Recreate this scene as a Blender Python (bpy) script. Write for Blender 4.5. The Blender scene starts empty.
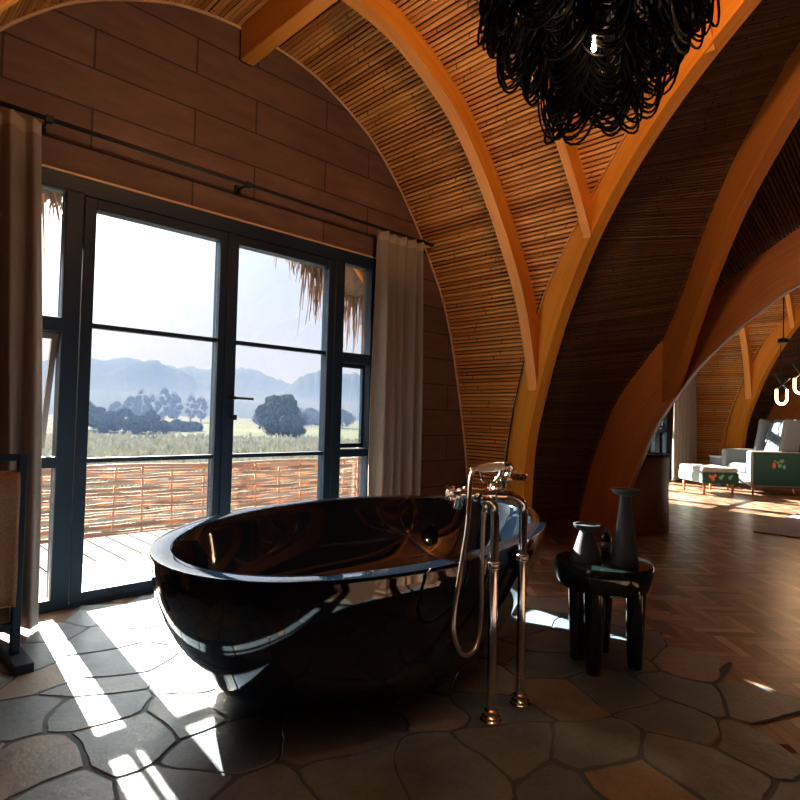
import bpy, bmesh, math, random
from mathutils import Vector, Matrix
random.seed(7)
R=math.radians
scene=bpy.context.scene
col=scene.collection

# ------------------------------------------------------------------ materials
def mat(name, base=(.5,.5,.5), rough=.5, metal=0., spec=.5, coat=0., **kw):
    m=bpy.data.materials.new(name); m.use_nodes=True
    b=m.node_tree.nodes['Principled BSDF']
    b.inputs['Base Color'].default_value=(*base,1); b.inputs['Roughness'].default_value=rough
    b.inputs['Metallic'].default_value=metal; b.inputs['Specular IOR Level'].default_value=spec
    b.inputs['Coat Weight'].default_value=coat; b.inputs['Coat Roughness'].default_value=.03
    for k,v in kw.items(): b.inputs[k].default_value=v
    return m
def nd(m,t,**kw):
    n=m.node_tree.nodes.new(t)
    for k,v in kw.items():
        if k in n.inputs: n.inputs[k].default_value=v
        else: setattr(n,k,v)
    return n
def lk(m,a,b): m.node_tree.links.new(a,b)
def bs(m): return m.node_tree.nodes['Principled BSDF']
def ramp(m,stops):
    n=m.node_tree.nodes.new('ShaderNodeValToRGB'); e=n.color_ramp.elements
    while len(e)<len(stops): e.new(.5)
    for el,(p,c) in zip(e,stops): el.position=p; el.color=(*c,1)
    return n
def mix(m,f,a,b,mode='MIX'):
    n=m.node_tree.nodes.new('ShaderNodeMix'); n.data_type='RGBA'; n.blend_type=mode
    for s,v in ((0,f),(6,a),(7,b)):
        if isinstance(v,(int,float)): n.inputs[s].default_value=v
        elif isinstance(v,tuple): n.inputs[s].default_value=(*v,1)
        else: lk(m,v,n.inputs[s])
    return n.outputs[2]
def bump(m,h,strength=.3,dist=.01):
    n=nd(m,'ShaderNodeBump',Strength=strength,Distance=dist); lk(m,h,n.inputs['Height']); lk(m,n.outputs[0],bs(m).inputs['Normal'])
def objco(m,scale=(1,1,1),use='Object'):
    t=nd(m,'ShaderNodeTexCoord'); p=nd(m,'ShaderNodeMapping'); p.inputs['Scale'].default_value=scale
    lk(m,t.outputs[use],p.inputs['Vector']); return p.outputs[0]
def noise(m,vec,scale,detail=4,rough=.6):
    n=nd(m,'ShaderNodeTexNoise',Scale=scale,Detail=detail,Roughness=rough); lk(m,vec,n.inputs['Vector']); return n.outputs['Fac']

def cane_mat(name,c0,c1,c2,rough=.45):
    """split canes: every cane is an island with its own tone; UV.x runs along the cane in metres"""
    m=mat(name,rough=rough)
    g=nd(m,'ShaderNodeNewGeometry'); uv=nd(m,'ShaderNodeUVMap')
    rp=ramp(m,[(0,c0),(.5,c1),(1,c2)]); lk(m,g.outputs['Random Per Island'],rp.inputs[0])
    mp=nd(m,'ShaderNodeMapping'); mp.inputs['Scale'].default_value=(2.2,60,1); lk(m,uv.outputs[0],mp.inputs[0])
    n=noise(m,mp.outputs[0],1.,3); r2=ramp(m,[(.3,(.55,.5,.45)),(.62,(1.,1.,1.))]); lk(m,n,r2.inputs[0])
    c=mix(m,.8,rp.outputs[0],r2.outputs[0],'MULTIPLY')
    # nodes of the cane: thin dark rings every ~25 cm, shifted per cane
    sx=nd(m,'ShaderNodeSeparateXYZ'); lk(m,uv.outputs[0],sx.inputs[0])
    a=nd(m,'ShaderNodeMath',operation='MULTIPLY_ADD'); lk(m,g.outputs['Random Per Island'],a.inputs[0]); a.inputs[1].default_value=37.; 
    s=nd(m,'ShaderNodeMath',operation='MULTIPLY'); lk(m,sx.outputs[0],s.inputs[0]); s.inputs[1].default_value=1.1
    lk(m,s.outputs[0],a.inputs[2])
    f=nd(m,'ShaderNodeMath',operation='FRACT'); lk(m,a.outputs[0],f.inputs[0])
    l=nd(m,'ShaderNodeMath',operation='LESS_THAN'); lk(m,f.outputs[0],l.inputs[0]); l.inputs[1].default_value=.012
    c=mix(m,l.outputs[0],c,tuple(v*.35 for v in c0))
    lk(m,c,bs(m).inputs['Base Color'])
    return m
def wood_mat(name,c0,c1,rough=.4,sc=(1,1,1),coat=0.,streak=40):
    """long-grain timber; UV.x along the grain in metres"""
    m=mat(name,rough=rough,coat=coat)
    uv=nd(m,'ShaderNodeUVMap'); mp=nd(m,'ShaderNodeMapping'); mp.inputs['Scale'].default_value=(1.2,streak,1); lk(m,uv.outputs[0],mp.inputs[0])
    n=noise(m,mp.outputs[0],1.,5,.65); rp=ramp(m,[(.3,c0),(.7,c1)]); lk(m,n,rp.inputs[0])
    lm=nd(m,'ShaderNodeMapping'); lm.inputs['Scale'].default_value=(.25,3,1); lk(m,uv.outputs[0],lm.inputs[0])
    n2=noise(m,lm.outputs[0],1.3,2); r2=ramp(m,[(.35,(.78,.74,.7)),(.65,(1,1,1))]); lk(m,n2,r2.inputs[0])
    lk(m,mix(m,.8,rp.outputs[0],r2.outputs[0],'MULTIPLY'),bs(m).inputs['Base Color'])
    bump(m,n,.12,.004)
    return m
M={}
M['cane']=cane_mat('split_cane',(.44,.17,.035),(.62,.28,.07),(.74,.38,.11))
M['cane_dark']=cane_mat('shaded_cane',(.15,.085,.05),(.20,.11,.06),(.26,.14,.08),.85); bs(M['cane_dark']).inputs['Specular IOR Level'].default_value=.1  # darker cane colour carries the shade of surfaces turned from the windows
M['glulam']=wood_mat('glulam',(.56,.19,.015),(.74,.30,.03),.5)
M['glulam_red']=wood_mat('glulam_red',(.50,.15,.02),(.64,.22,.035),.5)
M['pale_edge']=wood_mat('pale_edge',(.5,.3,.17),(.62,.4,.24),.45)
M['backing']=mat('roof_backing',(.03,.02,.015),.9)
M['frame']=mat('navy_steel',(.003,.017,.038),.5,.0,.35)
M['frame2']=mat('taupe_seal',(.10,.085,.075),.5)
def glassmat():
    m=bpy.data.materials.new('window_glass'); m.use_nodes=True; nt=m.node_tree; nt.nodes.clear()
    o=nt.nodes.new('ShaderNodeOutputMaterial'); a=nt.nodes.new('ShaderNodeBsdfTransparent'); a.inputs[0].default_value=(.97,.985,.98,1)
    g=nt.nodes.new('ShaderNodeBsdfGlossy'); g.inputs['Roughness'].default_value=.02; fr=nt.nodes.new('ShaderNodeFresnel'); fr.inputs[0].default_value=1.45
    x=nt.nodes.new('ShaderNodeMixShader'); nt.links.new(fr.outputs[0],x.inputs[0]); nt.links.new(a.outputs[0],x.inputs[1]); nt.links.new(g.outputs[0],x.inputs[2]); nt.links.new(x.outputs[0],o.inputs[0]); return m
M['glass']=glassmat()
M['tub']=mat('tub_black',(.0025,.006,.012),.05,0.,.5,.7,**{'IOR':1.5})
M['chrome']=mat('chrome',(.82,.79,.76),.10,1.)
M['porcelain']=mat('porcelain',(.75,.7,.62),.15,0,.5,.5)
M['hose']=mat('hose_metal',(.6,.52,.45),.28,1.)
M['lacquer']=mat('black_lacquer',(.006,.014,.015),.12,0.,.5,.8)
M['stone_dark']=mat('dark_stoneware',(.022,.036,.05),.6)
M['black']=mat('matt_black',(.010,.012,.014),.6,0,.3)
M['cord']=mat('black_cord',(.004,.006,.008),.65,0,.1)
M['brown_leather']=mat('dark_brown',(.16,.08,.045),.45)
M['wall_sheet']=mat('curtain_lining',(.30,.26,.23),.9)

# plank / block wall
def wallmat(name,c0,c1,c2):
    m=mat(name,rough=.7)
    t=nd(m,'ShaderNodeTexCoord'); sx=nd(m,'ShaderNodeSeparateXYZ'); cx=nd(m,'ShaderNodeCombineXYZ')
    lk(m,t.outputs['Object'],sx.inputs[0]); lk(m,sx.outputs[0],cx.inputs[0]); lk(m,sx.outputs[2],cx.inputs[1])
    b=nd(m,'ShaderNodeTexBrick',offset=.42,offset_frequency=2,squash=1.); lk(m,cx.outputs[0],b.inputs['Vector'])
    b.inputs['Scale'].default_value=1.; b.inputs['Mortar Size'].default_value=.007; b.inputs['Mortar Smooth'].default_value=.3
    b.inputs['Brick Width'].default_value=1.05; b.inputs['Row Height'].default_value=.235; b.inputs['Bias'].default_value=-.1
    b.inputs['Color1'].default_value=(*c0,1); b.inputs['Color2'].default_value=(*c1,1); b.inputs['Mortar'].default_value=(*c2,1)
    n=noise(m,objco(m,(1.5,1.5,6)),2.,5); r=ramp(m,[(.3,(.65,.6,.6)),(.7,(1.15,1.1,1.05))]); lk(m,n,r.inputs[0])
    lk(m,mix(m,.9,b.outputs['Color'],r.outputs[0],'MULTIPLY'),bs(m).inputs['Base Color'])
    bump(m,b.outputs['Fac'],-.5,.01); return m
M['blocks']=wallmat('brown_blocks',(.105,.058,.047),(.14,.078,.063),(.03,.016,.015))
# fabric
def fabric(name,c,rough=.9,sc=260,trans=0.):
    m=mat(name,c,rough); n=noise(m,objco(m),sc,2); r=ramp(m,[(.3,tuple(v*.75 for v in c)),(.7,tuple(min(1,v*1.15) for v in c))])
    lk(m,n,r.inputs[0]); lk(m,r.outputs[0],bs(m).inputs['Base Color']); bump(m,n,.2,.002)
    if trans: 
        out=m.node_tree.nodes['Material Output']; tr=nd(m,'ShaderNodeBsdfTranslucent'); tr.inputs[0].default_value=(*c,1)
        ms=nd(m,'ShaderNodeMixShader'); ms.inputs[0].default_value=trans
        lk(m,bs(m).outputs[0],ms.inputs[1]); lk(m,tr.outputs[0],ms.inputs[2]); lk(m,ms.outputs[0],out.inputs[0])
    return m
M['curtain']=fabric('taupe_curtain',(.22,.185,.16),trans=.05)
M['towel']=fabric('brown_towel',(.32,.19,.12),1.,120)
M['grey_fab']=fabric('grey_upholstery',(.13,.15,.17))
M['green_fab']=fabric('green_upholstery',(.012,.06,.045))
M['mint_fab']=fabric('mint_upholstery',(.22,.34,.34))
M['white_fab']=fabric('white_upholstery',(.30,.30,.30))
M['cushion']=fabric('pale_cushion',(.085,.115,.155))
M['rug']=fabric('grey_rug',(.33,.33,.35),1.,60)
M['emb_red']=fabric('embroidery_red',(.6,.13,.05)); M['emb_green']=fabric('embroidery_green',(.15,.4,.25)); M['emb_grey']=fabric('embroidery_grey',(.07,.10,.12))
M['leg_wood']=mat('orange_wood',(.5,.17,.05),.4)
# stone
def stonemat():
    m=mat('flagstone',rough=.38,spec=.5); g=nd(m,'ShaderNodeNewGeometry')
    rp=ramp(m,[(0,(.11,.17,.23)),(.22,(.16,.22,.28)),(.44,(.25,.24,.22)),(.60,(.13,.20,.26)),(.80,(.30,.22,.16)),(.9,(.18,.24,.28))]); rp.color_ramp.interpolation='CONSTANT'
    lk(m,g.outputs['Random Per Island'],rp.inputs[0])
    v=objco(m); n=noise(m,v,3.,6,.7); r=ramp(m,[(.3,(.5,.54,.60)),(.7,(1.3,1.22,1.1))]); lk(m,n,r.inputs[0])
    n2=noise(m,v,70,3); r2=ramp(m,[(.38,(.55,.55,.55)),(.5,(1,1,1))]); lk(m,n2,r2.inputs[0])
    c=mix(m,.9,rp.outputs[0],r.outputs[0],'MULTIPLY'); c=mix(m,.35,c,r2.outputs[0],'MULTIPLY')
    lk(m,c,bs(m).inputs['Base Color'])
    n3=noise(m,v,9.,6,.65); ad=nd(m,'ShaderNodeMath',operation='MULTIPLY_ADD'); lk(m,n2,ad.inputs[0]); ad.inputs[1].default_value=.25; lk(m,n3,ad.inputs[2])
    bump(m,ad.outputs[0],.35,.012); return m
M['stone']=stonemat()
M['mortar']=mat('mortar',(.065,.10,.135),.75)
def boardmat(name,stops,rough):
    m=mat(name,rough=rough,spec=.45); g=nd(m,'ShaderNodeNewGeometry'); rp=ramp(m,stops); lk(m,g.outputs['Random Per Island'],rp.inputs[0])
    uv=nd(m,'ShaderNodeUVMap'); mp=nd(m,'ShaderNodeMapping'); mp.inputs['Scale'].default_value=(3,50,1); lk(m,uv.outputs[0],mp.inputs[0])
    n=noise(m,mp.outputs[0],1.,4); r=ramp(m,[(.3,(.7,.66,.62)),(.7,(1.05,1.05,1.05))]); lk(m,n,r.inputs[0])
    lk(m,mix(m,.8,rp.outputs[0],r.outputs[0],'MULTIPLY'),bs(m).inputs['Base Color']); return m
M['parquet']=boardmat('parquet',[(0,(.10,.055,.035)),(.4,(.19,.105,.065)),(.7,(.28,.17,.11)),(1,(.46,.32,.23))],.33)
M['deck']=boardmat('deck_board',[(0,(.060,.056,.058)),(1,(.075,.069,.070))],.9); bs(M['deck']).inputs['Specular IOR Level'].default_value=.1
M['wattle']=boardmat('wattle',[(0,(.30,.15,.085)),(.5,(.42,.25,.16)),(1,(.55,.38,.27))],.6)
M['thatch']=boardmat('thatch',[(0,(.10,.08,.065)),(.5,(.19,.14,.10)),(1,(.38,.24,.13))],.9)
M['grass']=mat('meadow',(.22,.3,.12),.9)
def landmat(name,a,b,sc):
    m=mat(name,rough=1.,spec=0.); n=noise(m,objco(m),sc,6,.7); r=ramp(m,[(.35,a),(.65,b)]); lk(m,n,r.inputs[0]); lk(m,r.outputs[0],bs(m).inputs['Base Color']); return m
M['field']=landmat('field',(.065,.085,.065),(.11,.12,.09),.012)
M['hill']=landmat('hill_forest',(.012,.022,.018),(.03,.045,.03),.02)
M['leaf']=landmat('tree_leaf',(.012,.03,.02),(.03,.055,.03),.5)
M['leaf2']=landmat('bush_leaf',(.21,.225,.18),(.36,.36,.31),.4)
M['bark']=mat('bark',(.12,.08,.05),.9)
def emis(name,c,s):
    m=mat(name,c); b=bs(m); b.inputs['Emission Color'].default_value=(*c,1); b.inputs['Emission Strength'].default_value=s; return m
M['bulb']=emis('lit_bulb',(1,.55,.25),60.)
M['neon']=emis('warm_tube',(1.,.62,.36),6.)
M['bottle']=mat('black_glass',(.01,.012,.014),.1,0,.5,.5)
M['label']=mat('grey_label',(.12,.13,.14),.6); M['redcap']=mat('pink_bottle',(.6,.12,.10),.4); M['pale']=mat('pale_plastic',(.6,.6,.62),.4)

# ------------------------------------------------------------------ mesh helper
class MB:
    def __init__(s): s.v=[];s.f=[];s.uv=[];s.mi=[]
    def add(s,vs,fs,uvs=None,mi=0):
        o=len(s.v); s.v+=[tuple(v) for v in vs]
        for k,f in enumerate(fs):
            s.f.append([o+i for i in f]); s.mi.append(mi)
            s.uv.append(uvs[k] if uvs else [(0,0)]*len(f))
    def box(s,c,d,rz=0,mi=0,tilt=None,uvx=0):
        x,y,z=[v/2 for v in d]; vs=[Vector((a,b,e)) for a in(-x,x) for b in(-y,y) for e in(-z,z)]
        m=Matrix.Rotation(rz,3,'Z')
        if tilt is not None: m=m@tilt
        vs=[m@v+Vector(c) for v in vs]
        fs=[(0,1,3,2),(4,6,7,5),(0,4,5,1),(2,3,7,6),(0,2,6,4),(1,5,7,3)]
        L=[Vector((a,b,e)) for a in(-x,x) for b in(-y,y) for e in(-z,z)]
        big=max(range(3),key=lambda i:d[i]); oth=[i for i in range(3) if i!=big]
        uvs=[[(L[i][big],L[i][oth[0]]+L[i][oth[1]]+c[0]*.37+c[2]*.71) for i in f] for f in fs]
        s.add(vs,fs,uvs,mi); return s
    def tube(s,pts,r,n=8,closed=False,mi=0,cap=True):
        pts=[Vector(p) for p in pts]; N=len(pts); rs=r if isinstance(r,(list,tuple)) else [r]*N
        up=None; rings=[];dist=0
        for i,p in enumerate(pts):
            a=pts[(i-1)%N] if (closed or i) else p; b=pts[(i+1)%N] if (closed or i<N-1) else p
            t=(b-a).normalized() if (b-a).length>1e-9 else Vector((0,0,1))
            if up is None:
                up=t.orthogonal().normalized()
            up=(up-t*up.dot(t)); up=up.normalized() if up.length>1e-6 else t.orthogonal().normalized()
            w=t.cross(up)
            if i: dist+=(p-pts[i-1]).length
            rings.append(([p+(up*math.cos(2*math.pi*k/n)+w*math.sin(2*math.pi*k/n))*rs[i] for k in range(n)],dist))
        vs=[v for g,_ in rings for v in g]; fs=[];uvs=[]
        for i in range(N if closed else N-1):
            j=(i+1)%N
            for k in range(n):
                k2=(k+1)%n; fs.append((i*n+k,i*n+k2,j*n+k2,j*n+k))
                d0,d1=rings[i][1],rings[j][1]; uvs.append([(d0,k/n*.1),(d0,(k+1)/n*.1),(d1,(k+1)/n*.1),(d1,k/n*.1)])
        if cap and not closed:
            fs.append(tuple(range(n-1,-1,-1))); uvs.append([(0,0)]*n); fs.append(tuple((N-1)*n+k for k in range(n))); uvs.append([(0,0)]*n)
        s.add(vs,fs,uvs,mi); return s
    def lathe(s,prof,c=(0,0,0),n=32,mi=0,M_=None):
        vs=[];fs=[]
        for r,z in prof:
            for k in range(n):
                a=2*math.pi*k/n; v=Vector((r*math.cos(a),r*math.sin(a),z))
                if M_ is not None: v=M_@v
                vs.append(v+Vector(c))
        for i in range(len(prof)-1):
            for k in range(n):
                k2=(k+1)%n; fs.append((i*n+k,i*n+k2,(i+1)*n+k2,(i+1)*n+k))
        if prof[0][0]>1e-4: fs.append(tuple(range(n-1,-1,-1)))
        if prof[-1][0]>1e-4: fs.append(tuple((len(prof)-1)*n+k for k in range(n)))
        s.add(vs,fs,None,mi); return s
    def build(s,name,m,parent=None,smooth=False,loc=None,bevel=0,bseg=2):
        me=bpy.data.meshes.new(name); me.from_pydata(s.v,[],s.f)
        ul=me.uv_layers.new(name='UVMap'); i=0
        dat=[c for f in s.uv for uv in f for c in uv]
        ul.data.foreach_set('uv',dat)
        ms=m if isinstance(m,(list,tuple)) else [m]
        for x in ms: me.materials.append(x)
        if len(ms)>1: me.polygons.foreach_set('material_index',s.mi)
        if smooth: me.polygons.foreach_set('use_smooth',[True]*len(me.polygons))
        me.update(); me.validate()
        o=bpy.data.objects.new(name,me); col.objects.link(o)
        if parent: o.parent=parent
        if loc: o.location=loc
        if bevel:
            b=o.modifiers.new('bevel','BEVEL'); b.width=bevel; b.segments=bseg; b.limit_method='ANGLE'; b.angle_limit=R(35)
            b.harden_normals=False
        if smooth:
            w=o.modifiers.new('wn','WEIGHTED_NORMAL') if bevel else None
        return o
def smooth_angle(o,a=35):
    me=o.data
    me.polygons.foreach_set('use_smooth',[True]*len(me.polygons)); bm=bmesh.new(); bm.from_mesh(me)
    for e in bm.edges: e.smooth = (len(e.link_faces)==2 and e.calc_face_angle(0)<R(a))
    bm.to_mesh(me); bm.free(); return o
def tag(o,label=None,cat=None,group=None,kind=None):
    for k,v in (('label',label),('category',cat),('group',group),('kind',kind)):
        if v: o[k]=v
    return o
def struct(o,label=None,cat=None): return tag(o,label,cat,kind='structure')
def empty(name,loc=(0,0,0),rz=0,**kw):
    o=bpy.data.objects.new(name,None); col.objects.link(o); o.location=loc; o.rotation_euler=(0,0,rz); o.empty_display_size=.1
    return tag(o,**kw)
def copy_tree(o,parent=None):
    c=o.copy(); col.objects.link(c); c.parent=parent
    for ch in [x for x in bpy.data.objects if x.parent==o]: copy_tree(ch,c)
    return c

def spline(pts,n):
    """Catmull-Rom through 2D/3D points, resampled to n even steps"""
    P=[Vector(p) for p in pts]; P=[P[0]*2-P[1]]+P+[P[-1]*2-P[-2]]; out=[]
    for i in range(1,len(P)-2):
        for k in range(16):
            t=k/16; a,b,c,d=P[i-1:i+3]
            out.append(.5*((2*b)+(c-a)*t+(2*a-5*b+4*c-d)*t*t+(3*b-a-3*c+d)*t**3))
    out.append(P[-2]); L=[0]
    for a,b in zip(out,out[1:]): L.append(L[-1]+(b-a).length)
    res=[];j=0
    for i in range(n):
        s=L[-1]*i/(n-1)
        while j<len(L)-2 and L[j+1]<s: j+=1
        t=(s-L[j])/max(1e-9,L[j+1]-L[j]); res.append(out[j].lerp(out[j+1],min(1,max(0,t))))
    return res
def interp(x,xs,ys):
    if x<=xs[0]: return ys[0]
    for i in range(len(xs)-1):
        if x<=xs[i+1]: t=(x-xs[i])/(xs[i+1]-xs[i]); return ys[i]+t*(ys[i+1]-ys[i])
    return ys[-1]

# ------------------------------------------------------------------ hall geometry (local sector coords, centre of the hall = origin)
WY=4.69                       # apothem of the window bay
PA=[(2.5,0),(2.46,.6),(2.33,1.28),(2.13,2.02),(1.86,2.54),(1.53,3.0),(1.22,3.32),(.95,3.5),(.6,3.66),(.3,3.725),(0,3.745)]
PAs=spline(PA,120)
def hwz(z): 
    return interp(z,[p[1] for p in PAs],[p[0] for p in PAs])
def zhw(h):
    return interp(-h,[-p[0] for p in PAs],[p[1] for p in PAs])
R2o=[(p[0]*2,p[1]) for p in PA]
R2i=[(4.5,0),(4.5,.5),(4.43,.95),(4.26,1.35),(4.08,1.7),(3.86,2.03),(3.5,2.45),(3.0,2.83),(2.4,3.12),(1.6,3.36),(.8,3.46),(0,3.5)]
R3o=[(5.12,1.80),(4.87,1.97),(4.49,2.28),(4.15,2.64),(3.78,2.96),(3.52,3.13),(3.02,3.38),(2.6,3.5),(2.0,3.62),(1,3.72),(0,3.745)]
R3i=[(5.0,1.25),(4.69,1.46),(4.32,1.92),(3.96,2.33),(3.58,2.67),(3.17,2.93),(2.82,3.1),(2,3.36),(1,3.47),(0,3.5)]
AO=[(4.18,0),(4.05,.6),(3.92,.97),(3.77,1.32),(3.52,1.67),(3.37,1.85),(2.97,2.19),(2.70,2.43),(2.2,2.76),(1.6,3.06),(1,3.27),(.5,3.37),(0,3.4)]
AI=[(3.64,0),(3.60,.44),(3.49,.74),(3.35,1.08),(3.12,1.43),(2.96,1.64),(2.68,1.92),(2.45,2.11),(2.2,2.27),(1.6,2.53),(1,2.68),(.5,2.75),(0,2.77)]
AX=3.65
S30,C30=.5,.8660254
D3=Vector((3.65,3.3)).normalized()
T30=math.tan(R(30))
class Hall:
    def __init__(s,cx,cy,k): s.cx,s.cy,s.k=cx,cy,k
    def T(s,X,Y,Z,mx=1,my=1): return Vector((s.cx+mx*s.k*X,s.cy+my*s.k*Y,s.k*Z))

def cane_strip(mb,a0,a1,b0,b1,nrm,rings=5,jit=.0015,d=.8):
    """one half-round cane between lines a(start: a0->b0 side) ; a0,a1 = two sides at start, b0,b1 at end; bulges along nrm"""
    vs=[];fs=[];uvs=[];K=5
    sc=random.uniform(.68,.90); wob=[random.uniform(-jit,jit) for _ in range(rings)]; L=((b0+b1)-(a0+a1)).length/2
    for i in range(rings):
        t=i/(rings-1); p=a0.lerp(b0,t); q=a1.lerp(b1,t); w=(q-p); r=w.length/2
        for k in range(K):
            a=math.pi*k/(K-1); vs.append((p+q)/2-w/2*math.cos(a)*sc+nrm*(r*d*math.sin(a)+wob[i]))
    for i in range(rings-1):
        for k in range(K-1):
            A=i*K+k; fs.append((A,A+1,A+K+1,A+K))
            u0,u1=L*i/(rings-1),L*(i+1)/(rings-1); uvs.append([(u0,k/K*.03),(u0,(k+1)/K*.03),(u1,(k+1)/K*.03),(u1,k/K*.03)])
    mb.add(vs,fs,uvs)
def ruled_canes(mb,A,B,inward,d=.8,jit=.0015,rings=5):
    """A,B equal-length lists of 3D points (matched); canes run A[i]->B[i]"""
    for i in range(len(A)-1):
        a0,a1,b0,b1=A[i],A[i+1],B[i],B[i+1]
        if ((a0+a1)-(b0+b1)).length<.04: continue
        n=((b0-a0)+(b1-a1)).cross((a1-a0)+(b1-b0))
        if n.length<1e-9: continue
        n.normalize(); mid=(a0+a1+b0+b1)/4
        if n.dot(inward-mid)<0: n=-n
        e0=random.uniform(-.003,.003); cane_strip(mb,a0+n*e0,a1+n*e0,b0+n*e0,b1+n*e0,n,rings,jit,d)
def sheet(mb,A,B,off):
    n=len(A); mb.add([a+off(a) for a in A]+[b+off(b) for b in B],[(i,i+1,n+i+1,n+i) for i in range(n-1)])

def slab(mb,O,I,plane,wdir,w):
    """curved timber: outer/inner 2D polylines (same length), plane(r,z)->3D, thickness w along wdir"""
    n=len(O); vs=[];fs=[];uvs=[]
    o3=[plane(*p) for p in O]; i3=[plane(*p) for p in I]; W=wdir*w
    L=[0]
    for a,b in zip(i3,i3[1:]): L.append(L[-1]+(b-a).length)
    vs=o3+i3+[p+W for p in o3]+[p+W for p in i3]
    for k in range(n-1):
        dd=(o3[k]-i3[k]).length; u0,u1=L[k],L[k+1]
        fs.append((k,k+1,n+k+1,n+k)); uvs.append([(u0,dd),(u1,dd),(u1,0),(u0,0)])
        fs.append((2*n+k,3*n+k,3*n+k+1,2*n+k+1)); uvs.append([(u0,dd+1),(u0,1),(u1,1),(u1,dd+1)])
        fs.append((n+k,n+k+1,3*n+k+1,3*n+k)); uvs.append([(u0,2),(u1,2),(u1,2+w),(u0,2+w)])
        fs.append((k,2*n+k,2*n+k+1,k+1)); uvs.append([(u0,3),(u0,3+w),(u1,3+w),(u1,3)])
    for k in (0,n-1): fs.append((k,n+k,3*n+k,2*n+k)); uvs.append([(0,0),(.1,0),(.1,.1),(0,.1)])
    mb.add(vs,fs,uvs)

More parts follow.
